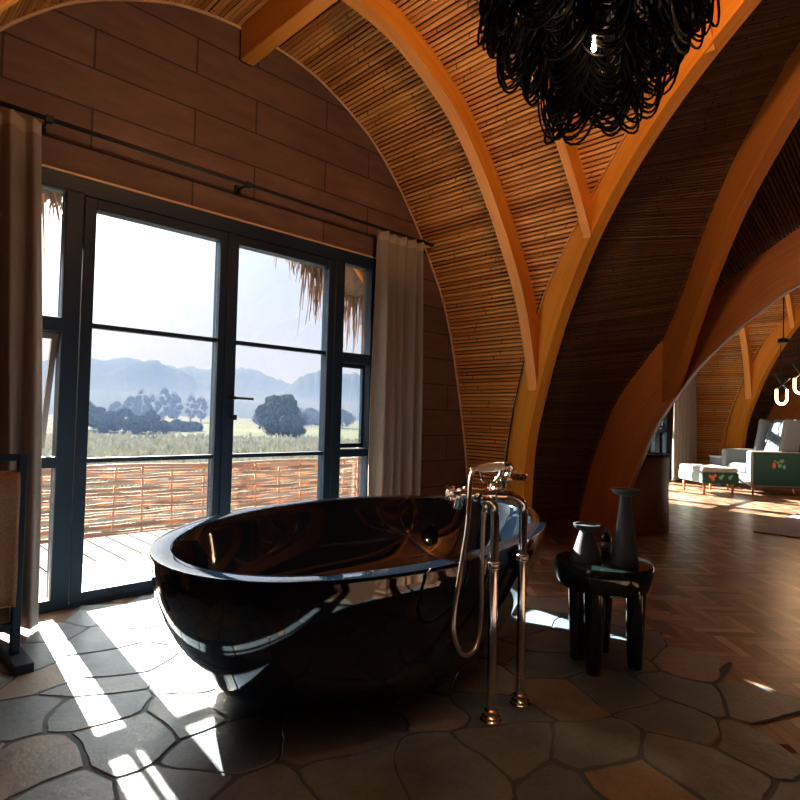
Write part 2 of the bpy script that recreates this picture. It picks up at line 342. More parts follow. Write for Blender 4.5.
def build_hall(H,window,detail,names):
    k=H.k; up=Vector((0,0,1))
    cen=lambda z=1.5: Vector((H.cx,H.cy,z*k))
    pitch=.032 if detail else .036
    for my in (1,-1):
        # ---- barrel vault of the bay, canes along Y
        mb=MB(); bk=MB(); ncan=int(4.75*k/pitch)
        P=spline(PA,ncan)
        for mx in (1,-1):
            A=[H.T(p[0],max(p[0]/T30,.001),p[1],mx,my) for p in P]; B=[H.T(p[0],WY,p[1],mx,my) for p in P]
            ruled_canes(mb,A,B,cen(1.2)+Vector((0,my*3*k,0)),jit=.0025,rings=6)
            sheet(bk,A,B,lambda a:Vector((mx*.03,0,.03))); sheet(bk,A,B,lambda a:Vector((mx*.12,0,.12)))
        struct(mb.build('ceiling',M['cane'],smooth=True)); struct(bk.build('ceiling',M['backing']))
        # ---- ribs across the bay
        for (ya,yb,dep) in ((3.72,3.81,.155),(3.06,3.12,.15),(2.1,2.16,.15)):
            O=spline([(p[0],p[1]) for p in PA],90); I=[]
            for i,p in enumerate(O):
                a=O[max(0,i-1)];b=O[min(len(O)-1,i+1)]; t=(b-a).normalized(); I.append(Vector((p[0]-abs(t[1])*dep,p[1]-abs(t[0])*dep)))
            for mx in (1,-1):
                r=MB(); sel=[i for i in range(len(O)) if O[i][0]<ya*T30+.16]
                slab(r,[O[i] for i in sel],[I[i] for i in sel],lambda a,z:H.T(a,ya,z,mx,my),Vector((0,my*k,0)),yb-ya)
                struct(smooth_angle(r.build('trim_1',M['glulam'])))
        # ridge purlin
        r=MB(); a=H.T(-.10,.3,3.5,1,my); b=H.T(.0,WY-.02,3.74,1,my); c=(a+b)/2; d=b-a
        r.box(c,(abs(d[0]),abs(d[1]),abs(d[2]))); struct(r.build('trim_2',M['glulam'],bevel=.006))
        # ---- diagonal ribs, wedge walls, side arches
        n=80
        O2=spline(R2o,n); I2=spline(R2i,n); O3=spline(R3o,n); I3=spline(R3i,n); OA=spline(AO,n); IA=spline(AI,n)
        for mx in (1,-1):
            r=MB(); slab(r,O2,I2,lambda q,z:H.T(q*S30,q*C30,z,mx,my),Vector((mx*C30*k,-my*S30*k,0)),.085); struct(smooth_angle(r.build('trim_3',M['glulam'])))
            r=MB(); slab(r,O3,I3,lambda q,z:H.T(q*D3[0],q*D3[1],z,mx,my),Vector((mx*D3[1]*k,-my*D3[0]*k,0)),.09); struct(smooth_angle(r.build('trim_4',M['glulam_red'])))
            # pale beads on the outer edge of the diagonal ribs
            for nm,O,dx,dy in (('trim_5',O2,S30,C30),('trim_5',O3,D3[0],D3[1])):
                r=MB(); r.tube([H.T(p[0]*dx,p[0]*dy,p[1],mx,my)+Vector((-mx*dy*.008,my*dx*.008,0)) for p in O[::2]],.007,6); struct(r.build(nm,M['pale_edge'],smooth=True))
            # wedge wall, horizontal courses between diagonal rib and arch
            nz=int(5.6*k/(.019 if detail else .028)); A=[];B=[]
            zo=[p[1] for p in O2]; ro=[(p[0]) for p in O2]; zi=[p[1] for p in I2]; ri=[p[0] for p in I2]
            z3=[p[1] for p in O3]; r3=[p[0] for p in O3]; za=[p[1] for p in OA]; ra=[p[0] for p in OA]
            mid=[(.5*interp(z,zo,ro)+.5*interp(min(z,3.49),zi,ri),z) for z in [3.6*i/60 for i in range(61)]]
            mz=[0,.5,1.02,1.33,1.59,1.96,2.43,2.77,3.02,3.3,3.6]; m3=[0,.38,1.0,1.42,1.80,2.26,2.64,3.10,3.38,3.56,3.73]
            for q_,z in spline(mid,nz):
                A.append(H.T(q_*S30+.04,q_*C30,z,mx,my)); zb=interp(z,mz,m3)
                if zb<1.85: B.append(H.T(AX+.01,interp(zb,za,ra)-.02,zb,mx,my))
                else: q=interp(zb,z3,r3)-.03; B.append(H.T(q*D3[0],q*D3[1],zb,mx,my))
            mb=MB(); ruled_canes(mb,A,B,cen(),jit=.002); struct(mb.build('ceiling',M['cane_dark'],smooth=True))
            B2=[b+(b-a).normalized()*.35 for a,b in zip(A,B)]; bk=MB(); sheet(bk,A,B,lambda a:Vector((0,my*.05,.03))); sheet(bk,A,B2,lambda a:Vector((0,my*.12,.10)))  # overlong outer sheet added unseen behind the canes to stop light leaks
            Z_=[3.7*i/50 for i in range(51)]; Ao=[H.T((interp(z,zo,ro)+.25)*S30+.055,(interp(z,zo,ro)+.25)*C30,z,mx,my) for z in Z_]; Ai=[H.T((interp(z,zo,ro)-.25)*S30+.055,(interp(z,zo,ro)-.25)*C30,z,mx,my) for z in Z_]; sheet(bk,Ao,Ai,lambda a:Vector((0,0,0))); struct(bk.build('ceiling',M['backing']))  # extra hidden strip along the diagonal rib, added to block leaking sun
            p0=H.T(2.35,4.13,0,mx,my); p1=H.T(AX+.06,4.17,0,mx,my); pm=(p0+p1)/2; bb=MB(); bb.box((pm.x,pm.y+my*.03,.045),(abs(p1.x-p0.x),.05,.11)); struct(bb.build('baseboard_inner',M['glulam_red']))
            # crown between rib 3 and arch
            A=[];B=[]; nn=int(4.4*k/pitch); OB=spline(AO[5:],nn)
            zq=[p[1] for p in O3][::-1]; rq=[p[0] for p in O3][::-1]; zq2=[p[1] for p in I3][::-1]; rq2=[p[0] for p in I3][::-1]
            for p in OB:
                q=p[0]/D3[1]; z=.5*interp(q,rq,zq)+.5*interp(q,rq2,zq2); A.append(H.T(q*D3[0]+.03,p[0],z,mx,my)); B.append(H.T(AX+.01,p[0],p[1]-.01,mx,my))
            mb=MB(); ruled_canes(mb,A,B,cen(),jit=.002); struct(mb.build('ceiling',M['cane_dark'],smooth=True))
            bk=MB(); sheet(bk,A,B,lambda a:Vector((0,my*.02,.06))); struct(bk.build('ceiling',M['backing']))
            # arch towards the next hall
            r=MB(); slab(r,OA,IA,lambda q,z:H.T(AX,q,z,mx,my),Vector((mx*k,0,0)),.075); struct(smooth_angle(r.build('trim_6',M['glulam_red'])))
            r=MB(); r.tube([H.T(AX-.004,p[0]+.004,p[1],mx,my) for p in IA[::2]],.009,6); r.tube([H.T(AX-.003,p[0],p[1],mx,my) for p in OA[::2]],.006,6)
            struct(r.build('trim_7',M['pale_edge'],smooth=True))
            # spandrel plate behind the arch
            bk=MB(); A=[H.T(AX+.05,p[0],p[1],mx,my) for p in [(p[0]*.985,p[1]) for p in OA]]; B=[H.T(AX+.05,p[0]+2.2,p[1]+(p[0]<3.6)*1.6+.0,mx,my) for p in OA]
            sheet(bk,A,B,lambda a:Vector((0,0,0))); struct(bk.build('wall_inner',M['backing']))
def gable(H,my,win,name,mat_):
    """end wall of a bay; win=(x0,x1,ztop) in hall-local x or None"""
    k=H.k; P=[(p[0]+.03,p[1]+.03) for p in spline(PA,40)]; out=[(p[0],p[1]) for p in P]+[(-p[0],p[1]) for p in P[::-1][1:]]
    if win: out+=[(win[0],0),(win[0],win[2]),(win[1],win[2]),(win[1],0)]
    fr=[H.T(x,WY,z,1,my) for x,z in out]; bkk=[p+Vector((0,my*.14,0)) for p in fr]; n=len(out)
    mb=MB(); mb.add(fr+bkk,[tuple(range(n)),tuple(range(2*n-1,n-1,-1))]+[(i,(i+1)%n,n+(i+1)%n,n+i) for i in range(n)])
    struct(mb.build(name,mat_))
    t=MB(); pts=[H.T(p[0]-.012,WY-.012,p[1]-.012,1,my) for p in spline(PA,60)]+[H.T(-p[0]+.012,WY-.012,p[1]-.012,1,my) for p in spline(PA,60)[::-1][1:]]
    t.tube(pts,.011,6); struct(t.build('trim_8',M['pale_edge'],smooth=True))

HA=Hall(2.05,-1.05,1.0); HC=Hall(10.25,-1.1,1.2)
build_hall(HA,True,True,None); build_hall(HC,True,False,None)
W=HA.cy+WY; WC=HC.cy+WY*1.2
gable(HA,1,(.60-2.05,3.24-2.05,2.40),'wall_window',M['blocks'])
gable(HA,-1,None,'wall_back',M['blocks'])
gable(HC,1,(-1.45,1.19,2.40),'wall_window',M['blocks'])
gable(HC,-1,None,'wall_back',M['blocks'])
mb=MB(); mb.box((2.05-3.9,-1.05,2),(.1,10,4.2)); struct(mb.build('wall_left',M['blocks']))
mb=MB(); mb.box((HC.cx+3.85*1.2,-1.1,2.2),(.1,12,4.8)); struct(mb.build('wall_right',M['blocks']))

# ------------------------------------------------------------------ floors
def herring(x0,x1,y0,y1,L=.275,Wd=.055,rot=R(0)):
    mb=MB(); n=int(L/Wd); g=.0012
    # classic herringbone lattice, rotated 45 deg to the room
    a=R(45)+rot; ca,sa=math.cos(a),math.sin(a); cx,cy=(x0+x1)/2,(y0+y1)/2; Rr=max(x1-x0,y1-y0)*.75
    N=int(Rr/Wd)+2
    for i in range(-N,N):
        for j in range(-int(Rr/(L))-3,int(Rr/(L))+4):
            for t in (0,1):
                # step i shifts by (Wd,Wd) diagonal ; j shifts by (L,-L)
                bx=i*Wd+j*L; by=i*Wd-j*L
                if t==0: u0,v0,u1,v1=bx,by,bx+L,by+Wd
                else: u0,v0,u1,v1=bx,by+Wd,bx+Wd,by+Wd+L
                mu,mv=(u0+u1)/2,(v0+v1)/2; X=cx+mu*ca-mv*sa; Y=cy+mu*sa+mv*ca
                if not(x0<X<x1 and y0<Y<y1): continue
                if (X-1.6)**2+(Y-1.9)**2<1.5**2: continue
                q=[(u0+g,v0+g),(u1-g,v0+g),(u1-g,v1-g),(u0+g,v1-g)]
                z=-.004
                vs=[Vector((cx+u*ca-v*sa,cy+u*sa+v*ca,z)) for u,v in q]
                uv=[(0,0),(L,0),(L,Wd),(0,Wd)] if t==0 else [(0,0),(0,Wd),(L,Wd),(L,0)]
                o=random.random()*9; uv=[(a_+o,b_+o) for a_,b_ in uv]
                mb.add(vs,[(0,1,2,3)],[uv])
    return mb
struct(herring(1.2,13.8,-3.2,4.55).build('floor',M['parquet']))
mb=MB(); mb.box((6,-1.1,-.046),(19,11.2,.08)); struct(mb.build('floor',mat('subfloor',(.09,.05,.03),.7)))
# flagstones: clipped Voronoi cells inside an irregular ring
def flagstones():
    rnd=random.Random(21); S=[]; C0=Vector((1.6,1.9))
    tries=0
    while tries<9000:
        tries+=1; a=rnd.uniform(0,2*math.pi); r=2.6*math.sqrt(rnd.random()); p=C0+Vector((math.cos(a),math.sin(a)))*r
        dmin=rnd.choice([.22,.28,.34,.40])
        if all(((p-q)*1.).length>dmin for q in S): S.append(p)
    mb=MB(); bed=MB()
    def warp(x): return Vector((x[0]+.045*math.sin(6.1*x[1]+2.1*math.sin(3.7*x[0]))+.015*math.sin(17*x[1]+x[0]*5), x[1]+(.045*math.sin(5.3*x[0]+1.7*math.sin(4.3*x[1]+1))+.015*math.sin(15*x[0]-x[1]*6))*min(1,max(0,(W-.2-x[1])*3))))
    for p in S:
        if (p-C0).length>1.72: continue
        poly=[p+Vector(v) for v in ((-1,-1),(1,-1),(1,1),(-1,1))]
        for q in S:
            if q is p or (q-p).length>1.6: continue
            m_=(p+q)/2; n=(q-p).normalized(); out=[]
            for i in range(len(poly)):
                a,b=poly[i],poly[(i+1)%len(poly)]; da,db=(a-m_).dot(n),(b-m_).dot(n)
                if da<=0: out.append(a)
                if (da<0)!=(db<0): out.append(a+(b-a)*(da/(da-db)))
            poly=out
        # keep on this side of the window wall
        out=[]
        for i in range(len(poly)):
            a,b=poly[i],poly[(i+1)%len(poly)]; da,db=a[1]-W+.03,b[1]-W+.03
            if da<=0: out.append(a)
            if (da<0)!=(db<0): out.append(a+(b-a)*(da/(da-db)))
        poly=out
        if len(poly)<3: continue
        n=len(poly); c=sum(poly,Vector((0,0)))/n
        bed.add([Vector((*(warp(c+(v-c)*1.0)),.0)) for v in poly],[tuple(range(n))])
        gap=.003+rnd.random()*.004
        # subdivide edges, round the corners and roughen
        pts=[]
        for i in range(n):
            a,b=poly[i],poly[(i+1)%n]; L=(b-a).length; m=max(3,int(L/.035))
            for t in range(m):
                x=a.lerp(b,t/m); 
                pull=gap; e=min(t,m-t)/m
                d=(c-x).normalized(); x=x+d*(pull+ (.006 if t==0 else (.002 if t in(1,m-1) else 0)) + rnd.uniform(-.003,.003)); pts.append(x)
        pts=[warp(x) for x in pts]; c=warp(c)
        k=len(pts); h=rnd.uniform(.0025,.0042)
        rings=[[Vector((*x,-.006)) for x in pts],[Vector((*(x),h-.004)) for x in pts],[Vector((*(x+(c-x).normalized()*.004),h)) for x in pts],[Vector((*(x+(c-x)*.35),h+.0008)) for x in pts]]
        vs=[v for g in rings for v in g]+[Vector((*c,h+.001))]; fs=[]
        for r_ in range(3):
            for i in range(k): j=(i+1)%k; fs.append((r_*k+i,r_*k+j,(r_+1)*k+j,(r_+1)*k+i))
        for i in range(k): fs.append((3*k+i,3*k+(i+1)%k,4*k))
        mb.add(vs,fs)
    struct(bed.build('floor',M['mortar'])); struct(smooth_angle(mb.build('floor',M['stone']),25))
flagstones()

# ------------------------------------------------------------------ windows and doors
def bar(mb,H,x0,x1,z0,z1,y0=-.03,y1=.05,mi=0):
    a=H.T(x0,WY+y0,z0); b=H.T(x1,WY+y1,z1); c=(a+b)/2; d=b-a; mb.box(c,tuple(abs(v) for v in d),mi=mi)
def pane(H,x0,x1,z0,z1,parent,y=.012):
    mb=MB(); bar(mb,H,x0,x1,z0,z1,y-.003,y+.003); return mb.build('pane',M['glass'],parent)
def glazing(H,num):
    ox=-.13   # window axis against hall axis
    for sgn in (-1,1):
        # fixed side light with an awning sash
        w=struct(empty('window_%d'%num if sgn<0 else 'window_%d'%(num+1)))
        xi,xo=ox+sgn*.99,ox+sgn*1.32
        a,b=sorted((xi,xo))
        mb=MB(); bar(mb,H,*sorted((ox+sgn*.90,xi)),0,2.32,-.03,.06); bar(mb,H,*sorted((xo-sgn*.05,xo+sgn*.04)),0,2.32)
        bar(mb,H,a,b,0,.06); bar(mb,H,a,b,.775,.835); bar(mb,H,a,b,1.52,1.60); 
        mb.build('window_frame',M['frame'],w,bevel=.004)
        pane(H,a,b,.06,.775,w); pane(H,a,b,1.6,2.3,w)
        # sash: the one on the left stands open, hinged at its top
        ang=R(17) if sgn<0 else 0.
        hz=H.T(0,WY+.03,1.52); c,s_=math.cos(ang),math.sin(ang)
        sm=MB()
        def sb(x0,x1,u0,u1):
            pa=[]
            for x in (x0,x1):
                for u in (u0,u1):
                    for v in (-.014,.014): pa.append(Vector((H.cx+H.k*x,hz.y+H.k*(u*s_+v*c),hz.z-H.k*(u*c-v*s_))))
            sm.add(pa,[(0,1,3,2),(4,6,7,5),(0,4,5,1),(2,3,7,6),(0,2,6,4),(1,5,7,3)])
        a2,b2=a+.004,b-.055*(sgn>0)
        if sgn<0: a2=a+.055
        sb(a2,b2,0,.035); sb(a2,b2,.64,.675); sb(a2,a2+.03,.035,.64); sb(b2-.03,b2,.035,.64)
        so=sm.build('sash',M['frame2'] if sgn<0 else M['frame'],w)
        sm=MB(); sb(a2+.03,b2-.03,.035,.64); sm.build('pane',M['glass'],so)
    f=MB(); bar(f,H,ox-1.36,ox+1.36,2.305,2.40,-.03,.06); fo=struct(f.build('trim_9',M['frame'],bevel=.004))
    f=MB(); bar(f,H,ox-1.40,ox+1.40,2.40,2.412,-.035,.0); struct(f.build('trim_10',M['pale_edge']))
    f=MB(); bar(f,H,ox-.9,ox+.9,-.005,.018,-.03,.06); struct(f.build('trim_11',M['frame']))
    for sgn in (-1,1):
        d=struct(empty('door_%d'%(num if sgn<0 else num+1)))
        x0,x1=sorted((ox+sgn*.005,ox+sgn*.895)); st=.062
        mb=MB(); bar(mb,H,x0,x0+st,.02,2.30); bar(mb,H,x1-st,x1,.02,2.30); bar(mb,H,x0+st,x1-st,2.24,2.30); bar(mb,H,x0+st,x1-st,.02,.075)
        bar(mb,H,x0+st,x1-st,1.565,1.592,-.012,.035); bar(mb,H,x0+st,x1-st,.795,.822,-.012,.035)
        if sgn>0: bar(mb,H,ox-.02,ox+.02,.02,2.3,-.042,-.03)
        mb.build('door_frame',M['frame'],d,bevel=.003)
        mb=MB(); 
        for (z0,z1) in ((.075,.795),(.822,1.565),(1.592,2.24)): bar(mb,H,x0+st,x1-st,z0,z1,.009,.015)
        mb.build('pane',M['glass'],d)
        if sgn>0:
            h=MB(); p=H.T(ox+.045,WY-.03,1.2); q=p+Vector((0,-.055,0)); h.tube([p,q],.012,8); h.tube([q,q+Vector((.13,0,-.003))],.009,8)
            h.lathe([(.022,0),(.022,.008)],c=p,M_=Matrix.Rotation(R(90),3,'X'),n=16)
            p=H.T(ox+.045,WY-.03,1.07); h.tube([p,p+Vector((0,-.03,0))],.012,8); h.box(p+Vector((.008,-.035,0)),(.03,.008,.035))
            h.build('door_handle',M['black'],d,smooth=False)
glazing(HA,1)
glazing(HC,3)

# curtains ----------------------------------------------------------------
def curtain(x0,x1,y,ztop,label,amp=.045,folds=5,seed=1,zbot=.02,flare=(0,0)):
    rnd=random.Random(seed); t=empty('curtain',((x0+x1)/2,y,0),label=label,cat='curtain',group=None)
    mb=MB(); nx=folds*14; nz=26; ph=[rnd.uniform(-.6,.6) for _ in range(folds+2)]
    vs=[];fs=[]
    for j in range(nz):
        z=zbot+(ztop-zbot)*j/(nz-1); f=j/(nz-1)
        for i in range(nx):
            u=i/(nx-1); a=u*folds*2*math.pi+ph[int(u*folds)]*.5*math.sin(u*folds*math.pi)
            A=amp*(1.15-.55*f)*(.8+.3*math.sin(u*7+seed))
            x=x0+(x1-x0)*u+ .012*math.sin(a*.5+f*2+seed)*(1-f)+flare[0]*(1-f)
            vs.append(Vector((x-(x0+x1)/2,flare[1]*(1-f)+A*math.sin(a+.25*math.sin(3*f+i*.05))+.35*A*math.sin(2*a+seed)+.01*math.sin(f*5+u*9),z)))
    for j in range(nz-1):
        for i in range(nx-1): A=j*nx+i; fs.append((A,A+1,A+nx+1,A+nx))
    mb.add(vs,fs); o=mb.build('fabric',M['curtain'],t,smooth=True)
    s=o.modifiers.new('th','SOLIDIFY'); s.thickness=.006
    hd=MB()
    vs=[v for v in vs[-nx:]]; 
    hd.add([v+Vector((0,-.006,-.07)) for v in vs]+[v+Vector((0,-.006,.0)) for v in vs]+[v+Vector((0,.006,.0)) for v in vs]+[v+Vector((0,.006,-.07)) for v in vs],
        [(i+a*nx,i+1+a*nx,i+1+(a+1)*nx,i+(a+1)*nx) for a in range(3) for i in range(nx-1)])
    hd.build('heading_tape',M['wall_sheet'],o,smooth=True)
    return t
curtain(.22,.765,3.47,2.575,'floor-length taupe curtain hanging left of the glass doors beside the towel rack',seed=3,folds=5,amp=.045,flare=(.055,-.11))
curtain(3.15,3.66,3.50,2.60,'floor-length taupe curtain hanging right of the glass doors behind the bathtub',seed=8,folds=5,amp=.055)
curtain(11.55,12.6,WC-.22,3.08,'pale beige curtain in the far room beyond the arch, behind the ottoman',seed=5,folds=8,amp=.06)
t=empty('curtain_rod',(2.05,3.49,2.615),label='long thin black curtain rod above the glass doors holding the two nearest curtains',cat='curtain rod')
mb=MB(); mb.tube([(-1.95,0,0),(1.72,0,0)],.013,8); mb.build('rod',M['black'],t,smooth=True)
for x in (-1.25,-.08,1.6):
    mb=MB(); mb.tube([(x,0,0),(x,.142,0)],.008,6); mb.box((x,.141,0),(.04,.012,.06)); mb.box((x,0,-.002),(.035,.034,.034)); mb.build('bracket',M['black'],t)
for x in (-1.95,1.72):
    mb=MB(); mb.lathe([(0.0,-.018),(.02,-.012),(.024,0),(.02,.012),(0,.018)],c=(x,0,0),n=12); mb.build('finial',M['black'],t,smooth=True)
t=empty('curtain_rod',(10.3,WC-.22,3.12),label='black curtain rod over the window of the far room beyond the arch',cat='curtain rod')
mb=MB(); mb.tube([(-2.2,0,0),(2.35,0,0)],.014,8); mb.build('rod',M['black'],t,smooth=True)
for x in (2.2,-2.):
    mb=MB(); mb.tube([(x,0,0),(x,.19,0)],.009,6); mb.build('bracket',M['black'],t)

# ------------------------------------------------------------------ bathtub
def build_tub():
    P=(2.059,2.225,1.142,.78,.139,2.059,.019,-.017,-.069); k=.51/.53
    cx,cy,a,b,ang,n,c1,c2,e=P; N=120
    t=empty('bathtub',(cx*k,cy*k,0),label='large glossy black oval freestanding bathtub on the stone floor by the glass doors',cat='bathtub')
    def ring(s,z,sx=0.,sy=0.,inset=0.,flat=0.):
        out=[]
        for i in range(N):
            th=2*math.pi*i/N; ct,st=math.cos(th),math.sin(th)
            S=math.copysign(abs(ct)**(2/n),ct); T=math.copysign(abs(st)**(2/n),st)
            A=a*s-inset; B=b*s-inset
            x=A*S; y=B*T*(1+e*S)
            X=x*math.cos(ang)-y*math.sin(ang); Y=x*math.sin(ang)+y*math.cos(ang)
            zr=1.1+((.57+(c1*S+c2*S*S)*(1-flat))-1.1)*k
            out.append(Vector((X*k+sx,Y*k+sy,zr*z)))
        return out
    prof=[(0,.60,-.131,-.073),(.02,.602,-.131,-.073),(.035,.615,-.125,-.07)]
    rings=[]
    # outer hull
    for z,s,f in ((.03,.585,1),(.06,.635,.97),(.10,.68,.93),(.17,.735,.87),(.26,.785,.78),(.36,.832,.66),(.48,.882,.53),(.6,.922,.4),(.72,.955,.26),(.84,.98,.13),(.93,.993,.05),(.972,.999,.0)):
        rings.append(ring(s,z,-.131*f,-.073*f))
    rings.append(ring(1.0,.99)); rings.append(ring(.998,.998)); rings.append(ring(.99,1.0)); 
    lip=.085
    rings.append(ring(1,1.0,inset=lip-.008)); rings.append(ring(1,.996,inset=lip-.002)); rings.append(ring(1,.985,inset=lip+.002))
    for z,i_,f in ((.9,.10,.05),(.75,.125,.15),(.6,.155,.3),(.45,.20,.5),(.32,.265,.7),(.25,.34,.85),(.22,.43,.9),(.21,.55,.95),(.208,.68,1)):
        rings.append(ring(1,z,-.08*f,-.05*f,inset=i_,flat=min(1,(1-z)*1.5)))
    vs=[v for r_ in rings for v in r_]; fs=[]
    for j in range(len(rings)-1):
        for i in range(N): i2=(i+1)%N; fs.append((j*N+i,j*N+i2,(j+1)*N+i2,(j+1)*N+i))
    fs.append(tuple(range(N-1,-1,-1))); fs.append(tuple((len(rings)-1)*N+i for i in range(N)))
    mb=MB(); mb.add(vs,fs); smooth_angle(mb.build('tub_shell',M['tub'],t),50)
    mb=MB(); r0=ring(.60,.0,-.131,-.073); r1=ring(.60,.04,-.131,-.073); r2=ring(.57,.045,-.131,-.073)
    vs=[v+Vector((0,0,.006)) for v in r0]+r1+r2; mb.add(vs,[(j*N+i,j*N+(i+1)%N,(j+1)*N+(i+1)%N,(j+1)*N+i) for j in range(2) for i in range(N)]+[tuple(2*N+i for i in range(N))])
    mb.build('plinth',mat('plinth_resin',(.12,.12,.12),.4),t,smooth=False)
    mb=MB(); mb.lathe([(.035,0),(.035,.004),(.028,.008),(0,.008)],c=(-.1,0,.122),n=24); mb.build('drain',M['chrome'],t,smooth=True)
    return t
build_tub()

# ------------------------------------------------------------------ floor-standing tub filler
def build_filler():
    y=1.30; xl,xr=1.78,1.965
    t=empty('tub_filler',(1.87,y,0),label='chrome floor-standing tub filler with hand shower, in front of the black bathtub',cat='faucet')
    L=lambda x,yy,z: (x-1.87,yy-y,z)
    for x in (xl,xr):
        m=MB(); top=.79
        if x==xl: path=[(x,y,.02),(x,y,.5),(x,y,.755),(x-.006,y+.003,.785),(x-.03,y+.01,.805),(x-.06,y+.02,.812)]
        else: path=[(x,y,.02),(x,y,.5),(x,y,.745),(x-.008,y+.002,.775),(x-.04,y+.008,.80),(x-.09,y+.02,.815),(x-.13,y+.03,.818)]
        pts=[L(*p) for p in path]; m.tube([tuple(p) for p in spline(pts,26)],.0165,14)
        m.build('riser_pipe',M['chrome'],t,smooth=True)
        m=MB(); m.lathe([(.040,.008),(.040,.014),(.034,.018),(.034,.026),(.026,.032),(.026,.045),(.021,.05),(.0165,.052)],c=L(x,y,0),n=24); smooth_angle(m.build('floor_flange',M['chrome'],t))
        m=MB(); m.lathe([(.0165,-.016),(.023,-.013),(.0235,-.004),(.020,0),(.0235,.004),(.023,.013),(.0165,.016)],c=L(x,y,.565),n=20); m.build('pipe_collar',M['chrome'],t,smooth=True)
    # valve body lies across, towards the window
    m=MB(); b0=Vector(L(xl-.12,y+.075,.83)); b1=Vector(L(xl+.065,y+.01,.82))
    m.tube([b0,b0.lerp(b1,.1),b0.lerp(b1,.12),b0.lerp(b1,.4),b0.lerp(b1,.42),b0.lerp(b1,.75),b0.lerp(b1,.77),b1],[.018,.018,.024,.024,.02,.02,.026,.026],16)
    m.tube([L(xl-.06,y+.03,.812),tuple(b0.lerp(b1,.3))],.018,12); m.tube([L(xl+.03,y+.03,.818),L(xl+.06,y+.005,.822)],.02,12)
    # spout reaching over the rim into the tub
    m.tube([tuple(p) for p in spline([L(xl-.01,y+.045,.82),L(xl+.0,y+.11,.825),L(xl+.01,y+.17,.80),L(xl+.015,y+.19,.75)],18)],.0165,12)
    smooth_angle(m.build('valve_body',M['chrome'],t))
    # cross handles
    for (p,dirv) in ((b0,(b0-b1).normalized()),(Vector(L(xl+.05,y-.0,.845)),Vector((0,0,1)))):
        h=MB(); q=p+dirv*.035; h.tube([p,q],.010,10)
        ax=dirv.orthogonal().normalized(); ay=dirv.cross(ax)
        for v in (ax,ay):
            h.tube([q-v*.034,q-v*.030,q-v*.012,q+v*.012,q+v*.030,q+v*.034],[.004,.0095,.006,.006,.0095,.004],8)
        h.tube([q-dirv*.008,q+dirv*.012],.013,12); smooth_angle(h.build('cross_handle',M['chrome'],t))
    # cradle: stem with a U fork
    cxx=xl-.005; m=MB(); m.tube([L(cxx,y+.03,.83),L(cxx,y+.02,.868)],.008,10)
    U=[L(cxx-.047,y+.035,.918)]
    for i in range(13):
        a=math.pi*(1+i/12); U.append(L(cxx+.045*math.cos(a),y+.02-.013*math.cos(a),.908+.042*math.sin(a)))
    U.append(L(cxx+.047,y+.007,.918)); m.tube(U,.0075,10); smooth_angle(m.build('shower_cradle',M['chrome'],t))
    # hand shower lying in the cradle
    hs=MB(); h0=Vector(L(cxx-.052,y+.036,.918)); h1=Vector(L(cxx+.052,y+.004,.927))
    hs.tube([h0,h0.lerp(h1,.12),h0.lerp(h1,.5),h0.lerp(h1,.9),h1],[.012,.0155,.0175,.0155,.012],14); g=smooth_angle(hs.build('handle_grip',M['porcelain'],t))
    m=MB(); d=(h1-h0).normalized(); m.tube([h1,h1+d*.012],.016,12)
    hc=h1+d*.045+Vector((0,0,-.03))
    m.tube([tuple(p) for p in spline([h1+d*.01,h1+d*.028+Vector((0,0,.004)),h1+d*.04+Vector((0,0,-.008)),hc+Vector((0,0,.01))],12)],.0095,10)
    hd=hc+d*.018; m.lathe([(0.0,.018),(.02,.014),(.040,.008),(.045,.0),(.045,-.014),(.040,-.018),(0,-.016)],c=hd+Vector((0,0,-.01)),n=28)
    smooth_angle(m.build('shower_head',M['chrome'],g))
    # hose: from the left end of the grip, down in a long loop, back up behind the left pipe
    m=MB(); pts=[h0,h0-d*.03+Vector((0,0,.002)),L(1.672,y+.022,.913),L(1.648,y+.012,.885),L(1.630,y+.0,.83),L(1.608,y-.01,.72),L(1.572,y-.01,.56),L(1.548,y-.01,.44),L(1.555,y-.01,.36),L(1.60,y-.01,.292),L(1.675,y-.005,.295),L(1.735,y+.02,.39),L(1.755,y+.035,.56),L(1.757,y+.035,.70),L(1.757,y+.03,.79)]
    sp=spline([tuple(p) for p in pts],220); m.tube(sp,[.0085 if i%2 else .0072 for i in range(len(sp))],8); hose=m.build('shower_hose',M['hose'],t,smooth=True)
    m=MB(); m.lathe([(.010,-.03),(.011,-.01),(.014,0),(.011,.012)],c=L(1.757,y+.03,.79),n=14); m.build('hose_nut',M['chrome'],hose,smooth=True)
build_filler()

